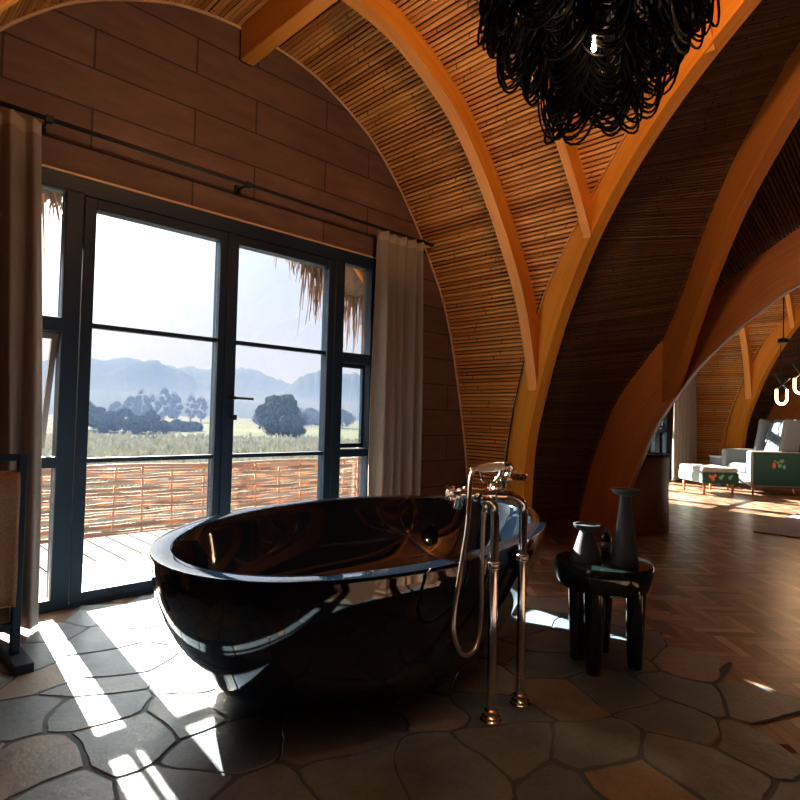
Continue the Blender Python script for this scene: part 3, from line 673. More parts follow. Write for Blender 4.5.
# ------------------------------------------------------------------ side table and what stands on it
TX,TY=2.595,1.28; TZ=.465
t=empty('side_table',(TX,TY,0),label='round black lacquered side table on thick legs beside the tub filler',cat='table')
mb=MB(); mb.lathe([(0,-.12),(.175,-.12),(.203,-.105),(.216,-.07),(.219,-.04),(.218,-.012),(.211,0),(0,0)],c=(0,0,TZ),n=64); smooth_angle(mb.build('tabletop',M['lacquer'],t),40)
for ax,ay in ((-.045,.10),(-.15,-.035),(.05,-.13),(.125,.06)):
    mb=MB(); mb.lathe([(.030,0),(.032,.02),(.042,.22),(.047,.36)],c=(ax,ay,.004),n=24); smooth_angle(mb.build('leg',M['lacquer'],t))
def candle_holder(x,y,h,rb,rt,label):
    t=empty('candle_holder',(x,y,TZ),label=label,cat='candle holder')
    mb=MB(); mb.lathe([(0,0),(rb,0),(rb,.006),(rb*.92,h*.10),(rb*.74,h*.35),(rb*.56,h*.6),(rb*.42,h*.80),(rb*.38,h-.024)],n=40); smooth_angle(mb.build('stem',M['stone_dark'],t))
    mb=MB(); mb.lathe([(rb*.38,h-.030),(rt*.62,h-.026),(rt*.85,h-.018),(rt*.96,h-.009),(rt,h),(rt*.86,h),(rt*.74,h-.008),(0,h-.009)],n=40); smooth_angle(mb.build('cup',M['stone_dark'],t))
candle_holder(2.535,1.335,.165,.072,.060,'shorter dark grey conical candle holder on the round black table')
candle_holder(2.605,1.185,.335,.062,.062,'taller dark grey conical candle holder on the round black table')
t=empty('bottle',(2.71,1.325,TZ),label='small black pump bottle with grey label between the two candle holders',cat='bottle')
mb=MB(); mb.lathe([(0,0),(.024,0),(.025,.003),(.025,.082),(.021,.09),(.010,.094)],n=24); smooth_angle(mb.build('body',M['bottle'],t))
mb=MB(); mb.lathe([(.0256,.02),(.0256,.065)],n=24); mb.build('label_band',M['label'],t,smooth=True)
mb=MB(); mb.lathe([(.012,.094),(.012,.108),(.004,.110),(.004,.122)],n=16); mb.box((0,0,.124),(.014,.014,.008)); mb.box((-.018,.0,.124),(.03,.008,.006)); mb.build('pump',M['black'],t)
t=empty('bottle',(2.655,1.335,TZ),label='tiny pink and white bottle behind the shorter candle holder',cat='bottle')
mb=MB(); mb.lathe([(0,0),(.012,0),(.012,.03),(.009,.034)],n=16); mb.build('body',M['pale'],t,smooth=False)
mb=MB(); mb.lathe([(.010,.034),(.010,.062),(0,.063)],n=16); mb.build('cap',M['redcap'],t,smooth=False)

# ------------------------------------------------------------------ towel rack
t=empty('towel_rack',(.323,2.98,0),label='black metal towel rack standing in front of the left curtain',cat='towel rack')
for x in (.315,-.315):
    mb=MB(); mb.box((x,0,.46),(.035,.035,.88)); mb.build('post',M['frame'],t,bevel=.003)
    mb=MB(); mb.box((x+.005,-.01,.022),(.07,.30,.042)); mb.build('foot',M['frame'],t,bevel=.004)
mb=MB(); mb.box((0,0,.885),(.6,.03,.03)); mb.build('rail',M['frame'],t,bevel=.003)
mb=MB(); mb.box((0,-.0,.80),(.6,.02,.02)); mb.build('rail',M['frame'],t,bevel=.003)
mb=MB(); mb.box((0,0,.16),(.6,.03,.03)); mb.build('rail',M['frame'],t,bevel=.003)
mb=MB(); nx=26; path=[(.035,.36)]+[(.032,.36+.05*i) for i in range(1,9)]+[(.026,.80),(.016,.822),(0,.828),(-.018,.822),(-.03,.80)]+[(-.036-.004*math.sin(i),.80-.05*i) for i in range(1,12)]+[(-.042,.25)]
vs=[];
for j,(yy,z) in enumerate(path):
    for i in range(nx):
        u=i/(nx-1); hang=max(0,min(1,(.8-z)/.5)); vs.append(Vector((.30-.30*0+ -.01 -.40*u,yy+.010*hang*math.sin(u*17+j*.12)*(1 if yy>0 else -1),z+ (.012*math.sin(u*6+1)*hang))))
mb.add(vs,[(j*nx+i,j*nx+i+1,(j+1)*nx+i+1,(j+1)*nx+i) for j in range(len(path)-1) for i in range(nx-1)])
o=mb.build('towel',M['towel'],None,smooth=True,loc=(.337,2.98,0)); s=o.modifiers.new('th','SOLIDIFY'); s.thickness=.008
tag(o,'brown towel folded over the black towel rack at the left','towel')

# ------------------------------------------------------------------ tall basket behind the arch
t=empty('storage_barrel',(6.14,2.70,0),label='tall dark brown cylindrical barrel just behind the foot of the wide arch',cat='barrel')
mb=MB(); mb.lathe([(0,.0),(.335,0),(.34,.01),(.33,.4),(.335,.76),(.315,.76),(.31,.05),(0,.05)],n=48); smooth_angle(mb.build('body',M['brown_leather'],t))
mb=MB(); mb.lathe([(.337,.755),(.352,.758),(.352,.785),(.30,.785),(.30,.775),(.0,.77)],n=48); smooth_angle(mb.build('lid',M['black'],t))

# ------------------------------------------------------------------ far-room furniture
def rbox(name,c,d,m,parent,bev=.03,tilt=None,rz=0):
    mb=MB(); mb.box((0,0,0),d); o=mb.build(name,m,parent,bevel=bev,bseg=4,smooth=True); o.location=c
    if tilt: o.rotation_euler=tilt
    return o
def motif(parent,origin,ux,uz,shapes,nrm):
    for (name,m,pts) in shapes:
        mb=MB()
        for (a,b,r_,asp) in pts:
            c=Vector(origin)+Vector(ux)*a+Vector((0,0,1))*b; n=10; ring=[c+Vector(ux)*(r_*math.cos(2*math.pi*i/n))+Vector((0,0,1))*(r_*asp*math.sin(2*math.pi*i/n)) for i in range(n)]
            N=Vector(nrm)*.004; mb.add(ring+[v+N for v in ring],[tuple(range(n)),tuple(range(2*n-1,n-1,-1))]+[(i,(i+1)%n,n+(i+1)%n,n+i) for i in range(n)])
        mb.build(name,m,parent)
t=empty('ottoman',(10.34,3.34,0),R(45),label='mint and green upholstered ottoman on short wooden legs in front of the armchair',cat='ottoman')
# local x: along chair front line (world 45 deg), local y: away from chair
rbox('body',(0,0,.265),(.80,.58,.17),M['mint_fab'],t,.03)
rbox('seat_cushion',(0,0,.385),(.79,.57,.09),M['white_fab'],t,.04)
mb=MB(); mb.box((-.4015,0,.27),(.006,.56,.17)); sp1=mb.build('side_panel',M['green_fab'],t)
for x,y in ((-.33,-.22),(-.33,.22),(.33,-.22),(.33,.22)):
    mb=MB(); mb.lathe([(.014,0),(.026,.18)],c=(x,y,.0),n=12); mb.build('leg',M['leg_wood'],t,smooth=True)
motif(sp1,(-.406,0,.28),(0,1,0),None,[('embroidery',M['emb_red'],[(.13,.0,.035,.9),(.09,.03,.02,1.2),(.17,.02,.02,1.2),(.12,-.035,.025,.7)]),('embroidery',M['emb_green'],[(.0,.0,.03,1.),(-.03,.03,.02,1.),(-.14,.0,.028,1.),(-.17,.03,.018,1.)])],(-1,0,0))
# armchair: faces local +y (world (-.7,.7)); near side is local -x
t=empty('armchair',(11.14,2.78,0),R(45),label='grey wingback armchair with green embroidered side panel, near the right edge',cat='armchair')
rbox('seat_base',(0,0,.24),(.62,.78,.18),M['grey_fab'],t,.03)
rbox('seat_cushion',(0,.06,.40),(.58,.70,.16),M['cushion'],t,.05)
for sx in (-1,1):
    rbox('armrest',(sx*.37,.02,.42),(.14,.80,.56),M['grey_fab'] if sx>0 else M['white_fab'],t,.035)
mb=MB(); mb.box((-.4425,.0,.42),(.008,.76,.52)); sp2=mb.build('side_panel',M['green_fab'],t,bevel=.003)
rbox('backrest',(0,-.36,.82),(.60,.15,.80),M['grey_fab'],t,.05,(R(12),0,0))
rbox('back_cushion',(0,-.26,.82),(.52,.10,.70),M['cushion'],t,.04,(R(12),0,0))
for sx in (-1,1): rbox('wing',(sx*.33,-.27,.88),(.09,.30,.66),M['grey_fab'],t,.04,(R(10),0,0))
for x,y in ((-.36,.34),(.36,.34),(-.33,-.34),(.33,-.34)):
    mb=MB(); mb.lathe([(.013,0),(.026,.17)],c=(x,y,.0),n=12); mb.build('leg',M['leg_wood'],t,smooth=True)
motif(sp2,(-.447,.0,.5),(0,1,0),None,[('embroidery',M['emb_red'],[(.06,-.02,.03,1.6),(.045,.05,.018,1.),(-.08,.06,.02,1.)]),('embroidery',M['emb_green'],[(-.03,-.02,.03,1.1),(-.06,.05,.035,.8),(-.10,-.04,.022,1.6),(.0,.03,.02,1.)])],(-1,0,0))
rnd=random.Random(4)
pts=[]
for i in range(26): pts.append((rnd.uniform(-.2,.2),rnd.uniform(-.09,.09),rnd.uniform(.008,.02),rnd.uniform(.8,2)))
mb=MB()
for a,b,r_,asp in pts:
    n=8; yy=-.195-(b)*.21; ring=[Vector((a+r_*math.cos(2*math.pi*i/n),yy-.21*r_*asp*math.sin(2*math.pi*i/n),.93+b+r_*asp*math.sin(2*math.pi*i/n))) for i in range(n)]
    mb.add(ring+[v+Vector((0,.006,0)) for v in ring],[tuple(range(n)),tuple(range(2*n-1,n-1,-1))]+[(i,(i+1)%n,n+(i+1)%n,n+i) for i in range(n)])
mb.build('leaf_embroidery',M['emb_grey'],t)
t=empty('drum_table',(12.0,3.62,0),label='low grey drum table between the far curtain and the armchair',cat='table')
mb=MB(); mb.lathe([(0,0),(.20,0),(.205,.01),(.21,.50),(0,.50)],n=32); smooth_angle(mb.build('body',mat('drum_grey',(.06,.09,.12),.5),t))
mb=MB(); mb.lathe([(.0,.50),(.225,.50),(.225,.53),(0,.53)],n=32); smooth_angle(mb.build('top',mat('drum_top',(.3,.33,.36),.4),t))
mb=MB(); n=40
mb.box((8.65,.1,.006),(3.4,3.4,.012)); o=mb.build('area_rug',M['rug'],None,bevel=.004); tag(o,'light grey woven rug on the parquet of the far room','rug')

# ------------------------------------------------------------------ pendant lamp of the far room
t=empty('pendant_lamp',(9.79,2.17,0),label='pendant lamp with glowing U-shaped tubes hanging in the far room',cat='lamp')
zc=2.30
mb=MB(); mb.lathe([(0,0),(.07,0),(.07,.05),(.02,.07)],c=(0,0,zc),n=20); mb.build('canopy',M['black'],t,smooth=False)
mb=MB(); mb.tube([(0,0,zc+.05),(0,0,4.2)],.008,6); mb.build('rod',M['black'],t)
def utube(x,y,z,w=.075,h=.13,a=0.):
    pts=[(x-w*math.cos(a),y-w*math.sin(a),z+h)]
    for i in range(11):
        q=math.pi*(1+i/10); pts.append((x+w*math.cos(q)*math.cos(a),y+w*math.cos(q)*math.sin(a),z+w*math.sin(q)*1.1))
    pts.append((x+w*math.cos(a),y+w*math.sin(a),z+h)); return pts
for (x,y,z) in ((0.02,.02,1.50),(.16,-.17,1.66),(.35,-.35,1.55)):
    mb=MB(); mb.tube(utube(x,y,z,a=R(-45)),.017,8); u=mb.build('glowing_tube',M['neon'],t,smooth=True)
    mb=MB(); mb.tube([(x-.05,y+.05,z+.13),(x,y,z+.20),(x+.05,y-.05,z+.13)],.012,6); mb.tube([(x,y,z+.20),(x-.02,y+.02,zc)],.004,5); mb.tube([(x-.07,y+.07,z+.34),(x,y,z+.19),(x+.08,y-.08,z+.30)],.013,6); mb.build('hanger',M['black'],t)

# ------------------------------------------------------------------ chandelier of black cords
def chandelier():
    rnd=random.Random(11); X,Y=1.68,.89
    t=empty('chandelier',(X,Y,2.93),label='big black tiered chandelier of looped cords hanging from the vault, top right',cat='chandelier')
    tiers=[(.30,-.02,17,.28),(.32,-.20,18,.27),(.305,-.34,17,.26),(.27,-.44,14,.26),(.19,-.52,10,.27),(.10,-.60,6,.27)]
    for (r_,z,n,sag) in tiers:
        mb=MB(); mb.tube([(r_*math.cos(2*math.pi*i/48),r_*math.sin(2*math.pi*i/48),z) for i in range(48)],.008,6,closed=True); mb.build('ring',M['black'],t,smooth=True)
        for i in range(n):
            a0=2*math.pi*(i+rnd.uniform(-.25,.25))/n; mb=MB(); half=.085*rnd.uniform(.85,1.2); sg=sag*rnd.uniform(.8,1.12)
            nc=13
            for c in range(nc):
                f=c/(nc-1); hw=half*(1-.55*f)*rnd.uniform(.94,1.06); s_=sg*(1.12-.62*f); off=rnd.uniform(-.022,.022); sh=rnd.uniform(-.008,.008)
                pts=[]
                for q in range(15):
                    al=math.pi*q/14; u=-math.cos(al); v=math.sin(al)
                    # straight hanging sides, round bottom
                    zz=z-s_*(v**.55); w=u*hw*(1-.12*v)+sh; th=a0+w/max(.09,r_)
                    rr=r_+off+.03*v; pts.append((rr*math.cos(th),rr*math.sin(th),zz))
                mb.tube(pts,.0045,4,cap=False)
            mb.build('cord_swag',M['cord'],t,smooth=True)
    mb=MB(); L=[(.33,-.02),(.345,-.20),(.33,-.34),(.27,-.44),(.19,-.52),(.10,-.60),(0.,-.62)]
    for i in range(6):
        a=2*math.pi*i/6; mb.tube([(r_*math.cos(a),r_*math.sin(a),z) for r_,z in L],.006,5)
        mb.tube([(.33*math.cos(a),.33*math.sin(a),-.02),(0,0,.2)],.006,5)
    mb.build('frame',M['black'],t)
    # dense inner curtain of cords
    for k_,(r_,z,n) in enumerate(((.20,-.05,12),(.12,-.08,8))):
        for i in range(n):
            a0=2*math.pi*i/n; mb=MB()
            for c in range(8):
                pts=[]; hw=.05*(1-.1*c)
                for q in range(9):
                    al=math.pi*q/8; u=-math.cos(al); v=math.sin(al); th=a0+u*hw/r_; pts.append(((r_+.01*c-.03)*math.cos(th),(r_+.01*c-.03)*math.sin(th),z-(.42-.03*c)*v**.55))
                mb.tube(pts,.005,4,cap=False)
            mb.build('cord_swag',M['cord'],t,smooth=True)
    mb=MB(); mb.tube([(0,0,.2),(0,0,.67)],.006,6); mb.lathe([(0,.75),(.06,.75),(.06,.71),(.01,.67)],n=20); mb.build('suspension',M['black'],t)
    for (x,y,z) in ((-.20,-.11,-.80),(.25,.15,-.58),(-.03,-.255,-.33),(-.24,.10,-.30),(.22,.13,-.30)):  # low bulb on the far side is added to brighten the arch panel
        q_=.45 if z<-.7 else 1.; mb=MB(); mb.lathe([(0,-.03*q_),(.012*q_,-.022*q_),(.016*q_,-.005*q_),(.010*q_,.015*q_),(.006*q_,.03)],c=(x,y,z),n=12); bulb=mb
        mb=MB(); mb.tube([(x,y,z+.03),(x,y,z+.08),(0,0,-.1)],.008,6); hh=mb.build('bulb_holder',M['black'],t); bulb.build('bulb',M['bulb'],hh,smooth=True)
    return t
chandelier()

# ------------------------------------------------------------------ outside: thatch, deck, wattle fence
def eave(H,my=1):
    k=H.k; E=[(2.95,.9),(2.6,1.5),(2.1,2.08),(1.75,2.2),(1.45,2.22),(1.15,2.40),(.9,2.54),(.6,2.68),(.3,2.9),(0,3.0)]
    E=spline(E,50); Wp=[(p[0]+.05,p[1]+.06) for p in spline(PA,50)]
    rnd=random.Random(5); mb=MB()
    for mx in (1,-1):
        A=[H.T(p[0],WY+.14/k,p[1],mx) for p in Wp]; B=[H.T(p[0],WY+.86,p[1]+.02,mx) for p in E]; B2=[b+Vector((mx*.08,0,.16)) for b in B]; A2=[a+Vector((mx*.1,0,.16)) for a in A]
        sheet(mb,A,B,lambda a:Vector((0,0,0))); sheet(mb,A2,B2,lambda a:Vector((0,0,0))); sheet(mb,B,B2,lambda a:Vector((0,0,0)))
        for i in range(760):
            u=rnd.random()*(len(B)-1.01); j=int(u); p=B[j].lerp(B[j+1],u-j); side=abs(p.x-H.cx)/k
            L=k*rnd.uniform(.05,.22) if side<1.05 else k*rnd.uniform(.12,.48)
            if side<.42: L*=.3
            if rnd.random()<.08: L*=1.5
            w=.007*k*rnd.uniform(.6,1.5); y=p.y-rnd.uniform(0,.14); lean=Vector((rnd.uniform(-.05,.05),rnd.uniform(-.05,.05),-L))
            q=Vector((p.x,y,p.z+.03)); mb.add([q+Vector((-w,0,0)),q+Vector((w,.0,0)),q+lean+Vector((w*.3,0,0)),q+lean+Vector((-w*.3,0,0)),q+Vector((0,w,0)),q+lean],[(0,1,2,3),(0,4,5,3),(1,4,5,2)],[[(0,0),(.01,0),(.01,L),(0,L)]]*3)
    return mb
o=eave(HA).build('thatched_eave',M['thatch']); tag(o,'fringed dry thatch overhang above the near glass doors outside','thatch',kind='stuff')
o=eave(HC).build('thatched_eave',M['thatch']); tag(o,'thatch overhang outside the window of the far room','thatch',kind='stuff')
mb=MB(); mb.tube([(3.30,4.1,2.58),(4.0,4.1,1.88)],.028,10); o=mb.build('rafter_pole',M['glulam'],smooth=True); tag(o,'slanting orange wooden brace pole outside under the thatch, top right of the doors','pole')
# deck boards
mb=MB(); x=-2.2
while x<14.5:
    yo=5.42+.10*math.sin(x*.9)
    o_=random.random()*9; ye=yo+.15; y0=W+.10 if x<5.5 else WC+.12
    if x>5.5: ye=WC+2
    mb.add([Vector((x+dx,y,z)) for dx in(0,.165) for y in (y0,ye) for z in (-.075,-.045)],[(0,1,3,2),(4,6,7,5),(0,4,5,1),(2,3,7,6),(0,2,6,4),(1,5,7,3)],[[(o_,0),(o_,.02),(o_+2,.02),(o_+2,0)],[(o_,0),(o_+2,0),(o_+2,.02),(o_,.02)]]+[[(o_,0),(o_,.1),(o_,.1),(o_,0)]]*2+[[(o_,0),(o_+2,0),(o_+2,.16),(o_,.16)],[(o_,0),(o_,.16),(o_+2,.16),(o_+2,0)]])
    x+=.178
struct(mb.build('floor',M['deck']))
# wattle fence
fy=lambda x: 7.15+.12*math.sin(x*.9)
rnd=random.Random(9); weave=MB(); rows=13
for r_ in range(rows):
    z=-.50+r_*.073
    for (xa,xb) in ((-1.6,1.6),(1.3,4.3),(4.0,7.4),(7.1,10.4)):
        for sub in range(2):
            n=int((xb-xa)/.06); zz=z+sub*.034+rnd.uniform(-.006,.006); up=[];h=rnd.uniform(.010,.019); ph=r_%2; a_=rnd.uniform(-.012,.012)
            for i in range(n+1):
                x=xa+(xb-xa)*i/n; off=.026*math.cos((x+1.5)/.36*math.pi+ph*math.pi); up.append(Vector((x-2.5,fy(x)-7.15+off,zz+a_*math.sin(x*2+r_)+.005*math.sin(x*7+r_*2.1))))
            vs=[p+Vector((0,d,e)) for p in up for d,e in ((-.004,-h),(-.004,h),(.004,h),(.004,-h))]
            fs=[];uv=[];o_=rnd.random()*9
            for i in range(n):
                for q in range(4):
                    q2=(q+1)%4; fs.append((i*4+q,i*4+q2,(i+1)*4+q2,(i+1)*4+q)); uv.append([(o_+i*.05,q*.04),(o_+i*.05,q*.04+.04),(o_+i*.05+.05,q*.04+.04),(o_+i*.05+.05,q*.04)])
            weave.add(vs,fs,uv)
t=empty('wattle_fence',(2.5,7.15,0),label='woven orange wattle fence along the edge of the outside deck',cat='fence')
weave.build('woven_slats',M['wattle'],t)
x=-1.5
while x<10.3:
    mb=MB(); b=rnd.uniform(-.05,.05); mb.tube([(x-2.5,fy(x)-7.15,-1.3),(x-2.5+b,fy(x)-7.15,.43)],.013,6); mb.build('stake',M['wattle'],t,smooth=True); x+=.36
mb=MB(); pts=[(x-2.5,fy(x)-7.15,.44+.01*math.sin(x*3)) for x in [-1.6+.25*i for i in range(49)]]; mb.tube(pts,.020,8); mb.build('top_rail',M['wattle'],t,smooth=True)

# ------------------------------------------------------------------ landscape
mb=MB(); N=40
def gz(x,y):
    d=math.hypot(x,y); return -5.0-1.2*math.sin(x*.01+1)*math.cos(y*.008) - max(0,(30-d))*.0
ys=[7,12,25,50,80,120,170,230,300,400,550,750,1000,1400,2000,3000]
vs=[];nx=30
for y in ys:
    for i in range(nx): x=-y*1.2+ (y*3.4+40)*i/(nx-1)-20; vs.append((x,y,gz(x,y) if y>12 else -1.3+(-3.7)*(y-7)/5))
mb.add(vs,[(j*nx+i,j*nx+i+1,(j+1)*nx+i+1,(j+1)*nx+i) for j in range(len(ys)-1) for i in range(nx-1)])
o=mb.build('floor_ground',M['field'],smooth=True); o.name='floor'; struct(o)
def ridge(dist,elev,name,label,depth,seed):
    """hill range: elev = list of (azimuth deg, elevation deg)"""
    rnd=random.Random(seed); mb=MB(); az=[a for a,_ in elev]; el=[e for _,e in elev]; n=150; vs=[]
    for i in range(n):
        a=az[0]+(az[-1]-az[0])*i/(n-1); e=interp(a,az,el)+.10*math.sin(a*2.3+seed)+.06*math.sin(a*7.1)+rnd.uniform(-.06,.06)
        h=dist*math.tan(R(e))+1.1
        for f,hh in ((-depth*.9,-6),(-depth*.5,h*.45),(-depth*.2,h*.8),(0,h),(depth*.3,h*.7),(depth,-6)):
            d=dist+f; vs.append(Vector((d*math.sin(R(a)),d*math.cos(R(a)),hh+ (rnd.uniform(-.02,.02)*dist*.05 if hh>0 else 0))))
    mb.add(vs,[(i*6+j,i*6+j+1,(i+1)*6+j+1,(i+1)*6+j) for i in range(n-1) for j in range(5)])
    o=mb.build(name,M['hill'],smooth=True); tag(o,label,'hill'); return o
ridge(2300,[(0,3.2),(8,3.4),(13,3.9),(17,4.3),(20,4.6),(24,4.0),(27,4.1),(29,4.3),(31,4.0),(33.5,2.9),(36,2.6),(40,2.8),(50,3),(60,3)],'hill','farthest blue mountain ridge across the horizon outside',500,1)
ridge(1500,[(0,2.2),(10,2.4),(15,3.3),(18,3.2),(20.5,4.4),(22,4.5),(24,3.6),(26,2.8),(29,2.6),(31,2.2),(33,1.8),(36,1.6),(45,1.6),(60,1.8)],'hill','rounded blue hill left of centre seen through the left glass door',350,2)
ridge(1200,[(30,.8),(32,1.4),(33.5,2.4),(34.5,3.3),(36,4.2),(37.5,4.3),(39.5,4.1),(41,3.9),(44,3.2),(48,2.6),(56,2.2)],'hill','steeper blue hill seen through the right glass door',280,3)
ridge(850,[(0,1.0),(12,1.3),(18,1.8),(22,1.6),(27,1.2),(32,1.1),(38,1.2),(45,1.0),(60,1.1)],'hill','low wooded hazy rise in front of the mountains',150,4)
def blob(mb,c,r_,rnd,sub=2,rough=.28):
    bm=bmesh.new(); bmesh.ops.create_icosphere(bm,subdivisions=sub,radius=1.)
    vs=[Vector(c)+Vector((v.co.x*r_[0],v.co.y*r_[1],v.co.z*r_[2]))*(1+rnd.uniform(-rough,rough)) for v in bm.verts]; fs=[tuple(v.index for v in f.verts) for f in bm.faces]; bm.free(); mb.add(vs,fs)
def tree(az,dist,h,w,label,seed,leaf='leaf',cat='tree',group=None,name='tree',base=None):
    rnd=random.Random(seed); x,y=dist*math.sin(R(az)),dist*math.cos(R(az)); z=gz(x,y)-.2 if base is None else base
    t=empty(name,(x,y,z),label=label,cat=cat,group=group)
    mb=MB(); mb.tube([(0,0,0),(w*.02,0,h*.3),(0,0,h*.6)],[h*.03,h*.022,h*.012],8); mb.build('trunk',M['bark'],t,smooth=True)
    mb=MB()
    for i in range(26):
        a=rnd.uniform(0,2*math.pi); q=rnd.random(); rr=w*.38*math.sin(math.pi*min(1,.15+.8*q)); 
        s=w*rnd.uniform(.09,.19); blob(mb,(rr*math.cos(a),rr*math.sin(a),h*(.2+.7*q)),(s,s,s*.9),rnd,3,.16)
    # leaf tufts breaking the outline
    for i in range(1600):
        a=rnd.uniform(0,2*math.pi); q=rnd.random(); rr=w*.52*math.sin(math.pi*min(1,.12+.84*q))*rnd.uniform(.75,1.05); c=Vector((rr*math.cos(a),rr*math.sin(a),h*(.12+.87*q))); s=w*.03
        mb.add([c+Vector((rnd.uniform(-s,s),rnd.uniform(-s,s),rnd.uniform(-s,s))) for _ in range(3)],[(0,1,2)])
    mb.build('crown',M[leaf],t); return t
tree(33.1,150,11.5,12.5,'large round dark tree seen just right of the central door post',1)
tree(34.6,160,7.0,6.0,'smaller tree leaning against the right side of the large round tree',2)
for i,(az,d,h,w) in enumerate(((20.0,330,13,8),(20.9,325,17,7),(21.7,335,15,8),(22.7,330,18,8),(23.6,325,16,8),(25.0,330,16,6),(25.9,335,15,7),(18.9,340,10,8))):
    tree(az,d,h,w,'dark tree in the distant row across the fields, seen through the left door',10+i,group='distant row of trees')
for i,(az,d,h,w) in enumerate(((17.5,190,7,7),(18.4,185,5.5,8),(19.5,190,7,7),(20.5,180,5,7),(21.6,185,6.5,7),(22.6,190,3.5,7),(24.0,200,3,8),(25,205,2.6,8),(16.6,200,9,8),(15.5,190,8,8))):
    tree(az,d,h,w,'bushy dark tree in the middle belt of trees beyond the meadow',30+i,group='middle belt of trees')
for i,(az,d,h,w) in enumerate(((36,300,9,12),(37.5,290,8,12),(31.5,260,8,9),(39,280,9,12))):
    tree(az,d,h,w,'small hazy tree behind the large round tree',50+i,group='hazy trees behind the round tree')
tree(41.6,45,5.6,5.5,'light green bushy tree seen through the right side pane',60,'leaf2'); 
tree(44.5,42,6,5.5,'light green tree beside the right curtain outside',61,'leaf2')
# meadow scrub: uncountable
rnd=random.Random(77); mb=MB()
for i in range(5200):
    az=rnd.uniform(8,52); d=26+110*rnd.random()**1.2; x,y=d*math.sin(R(az)),d*math.cos(R(az)); z=gz(x,y)
    h=rnd.uniform(.5,1.9)*(1+d*.004); w=h*.16
    for _ in range(3):
        lx,ly=rnd.uniform(-.5,.5)*h,rnd.uniform(-.5,.5)*h; b=Vector((x+lx*.3,y+ly*.3,z)); tp=Vector((x+lx,y+ly,z+h*rnd.uniform(.6,1)))
        mb.add([b+Vector((-w,0,0)),b+Vector((w,0,0)),tp+Vector((w*.8,0,-h*.2)),tp,tp+Vector((-w*.9,0,-h*.25))],[(0,1,2,3,4)])
o=mb.build('meadow_grass',M['leaf2']); tag(o,'pale scrubby meadow grass growing beyond the wattle fence','grass',kind='stuff')
# haze of the valley: a thin tall layer and a denser ground layer
def haze(D,c,d,label):
    hz=bpy.data.materials.new('valley_haze'); hz.use_nodes=True; nt=hz.node_tree; nt.nodes.clear()
    ext=(.40,.64,1.05); alb=HAZE_ALBEDO
    vo=nt.nodes.new('ShaderNodeVolumeScatter'); vo.inputs['Color'].default_value=(*[a*e for a,e in zip(alb,ext)],1); vo.inputs['Density'].default_value=D; vo.inputs['Anisotropy'].default_value=0.
    va=nt.nodes.new('ShaderNodeVolumeAbsorption'); va.inputs['Color'].default_value=(*[max(0,1-(1-a)*e) for a,e in zip(alb,ext)],1); va.inputs['Density'].default_value=D
    av=nt.nodes.new('ShaderNodeAddShader'); nt.links.new(vo.outputs[0],av.inputs[0]); nt.links.new(va.outputs[0],av.inputs[1])
    ou=nt.nodes.new('ShaderNodeOutputMaterial'); nt.links.new(av.outputs[0],ou.inputs['Volume'])
    mb=MB(); mb.box(c,d); o=mb.build('valley_haze',hz); tag(o,label,'haze',kind='stuff')
HAZE_ALBEDO=(.15,.155,.20)
haze(.00055,(900,1545,95),(4600,3000,192),'thin bluish morning haze over the whole valley and hills')
haze(.0024,(900,530,8),(3000,980,26),'denser low haze lying on the fields outside')

# ------------------------------------------------------------------ light
sd=bpy.data.lights.new('sun','SUN'); sd.energy=29.; sd.angle=R(.6); sd.color=(1,.93,.85)
so=bpy.data.objects.new('sun',sd); col.objects.link(so)
el=R(26.3); dirv=Vector((-.085*math.cos(el)/math.hypot(.085,1),-math.cos(el)/math.hypot(.085,1),-math.sin(el)))
so.rotation_euler=dirv.to_track_quat('-Z','Y').to_euler(); so.location=(3,20,12)
w=bpy.data.worlds.new('world'); scene.world=w; w.use_nodes=True; nt=w.node_tree; bg=nt.nodes['Background']
tc=nt.nodes.new('ShaderNodeTexCoord'); sp=nt.nodes.new('ShaderNodeSeparateXYZ'); rp=nt.nodes.new('ShaderNodeValToRGB')
nt.links.new(tc.outputs['Generated'],sp.inputs[0]); nt.links.new(sp.outputs[2],rp.inputs[0]); nt.links.new(rp.outputs[0],bg.inputs[0])
e=rp.color_ramp.elements; e[0].position=0.; e[0].color=(.80,.86,1.0,1); e[1].position=.9; e[1].color=(1.0,1.45,2.1,1); m_=e.new(.45); m_.color=(.72,.84,1.05,1)
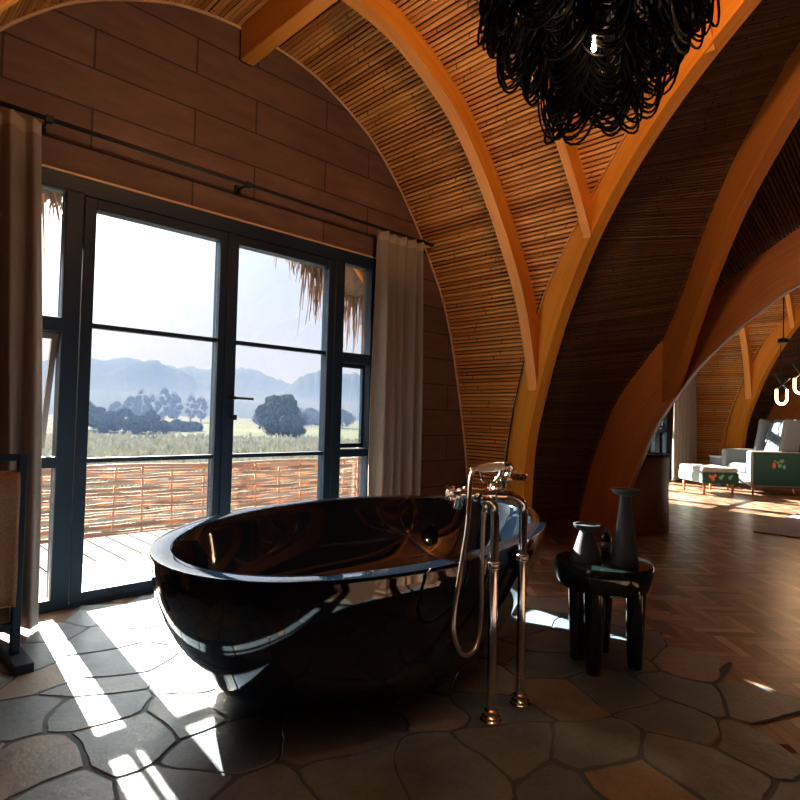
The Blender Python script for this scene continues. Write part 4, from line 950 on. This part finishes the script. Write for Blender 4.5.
# bright sky around the sun
dp=nt.nodes.new('ShaderNodeVectorMath'); dp.operation='DOT_PRODUCT'; nt.links.new(tc.outputs['Generated'],dp.inputs[0]); dp.inputs[1].default_value=tuple(-dirv)
mx_=nt.nodes.new('ShaderNodeMath'); mx_.operation='MAXIMUM'; mx_.inputs[1].default_value=0.; nt.links.new(dp.outputs['Value'],mx_.inputs[0]); pw=nt.nodes.new('ShaderNodeMath'); pw.operation='POWER'; pw.inputs[1].default_value=36.; nt.links.new(mx_.outputs[0],pw.inputs[0]); gr=nt.nodes.new('ShaderNodeMath'); gr.operation='MULTIPLY'; gr.inputs[1].default_value=10.; nt.links.new(pw.outputs[0],gr.inputs[0]); ad=nt.nodes.new('ShaderNodeMix'); ad.data_type='RGBA'; ad.blend_type='ADD'; ad.inputs[0].default_value=1.
sc=nt.nodes.new('ShaderNodeVectorMath'); sc.operation='SCALE'; sc.inputs[0].default_value=(.9,.95,1.); nt.links.new(gr.outputs[0],sc.inputs['Scale'])
nt.links.new(rp.outputs[0],ad.inputs[6]); nt.links.new(sc.outputs[0],ad.inputs[7]); nt.links.new(ad.outputs[2],bg.inputs[0])
bg.inputs[1].default_value=.375
def point(x,y,z,e_,c,r_=.03):
    l=bpy.data.lights.new('lamp_glow','POINT'); l.energy=e_; l.color=c; l.shadow_soft_size=r_; o=bpy.data.objects.new('lamp_glow',l); col.objects.link(o); o.location=(x,y,z)
point(1.68,.80,3.0,11,(1,.58,.28),.02); point(1.60,.98,2.97,11,(1,.58,.28),.02); point(1.80,.95,2.97,11,(1,.58,.28),.02)
point(1.95,1.06,2.34,7,(1,.58,.28),.02)  # added light at the far-side bulb, lifts the arch panel
point(10.0,1.95,1.75,10,(1,.6,.3),.08)

# ------------------------------------------------------------------ camera
cd=bpy.data.cameras.new('camera'); cd.sensor_fit='HORIZONTAL'; cd.sensor_width=36.; cd.lens=590/800*36; cd.clip_start=.05; cd.clip_end=6000
co=bpy.data.objects.new('camera',cd); col.objects.link(co); co.location=(0,0,1.10)
yaw,pit,rol=R(44.5),R(1.65),R(1.43)
f=Vector((math.sin(yaw)*math.cos(pit),math.cos(yaw)*math.cos(pit),math.sin(pit))); r0=Vector((math.cos(yaw),-math.sin(yaw),0)); u0=r0.cross(f)
r_=r0*math.cos(rol)+u0*math.sin(rol); u_=r_.cross(f)
co.rotation_euler=Matrix(((r_.x,u_.x,-f.x),(r_.y,u_.y,-f.y),(r_.z,u_.z,-f.z))).to_euler()
scene.camera=co
vs_=scene.view_settings; vs_.view_transform='Standard'; vs_.look='None'; vs_.gamma=1; vs_.exposure=1.6; vs_.use_curve_mapping=False
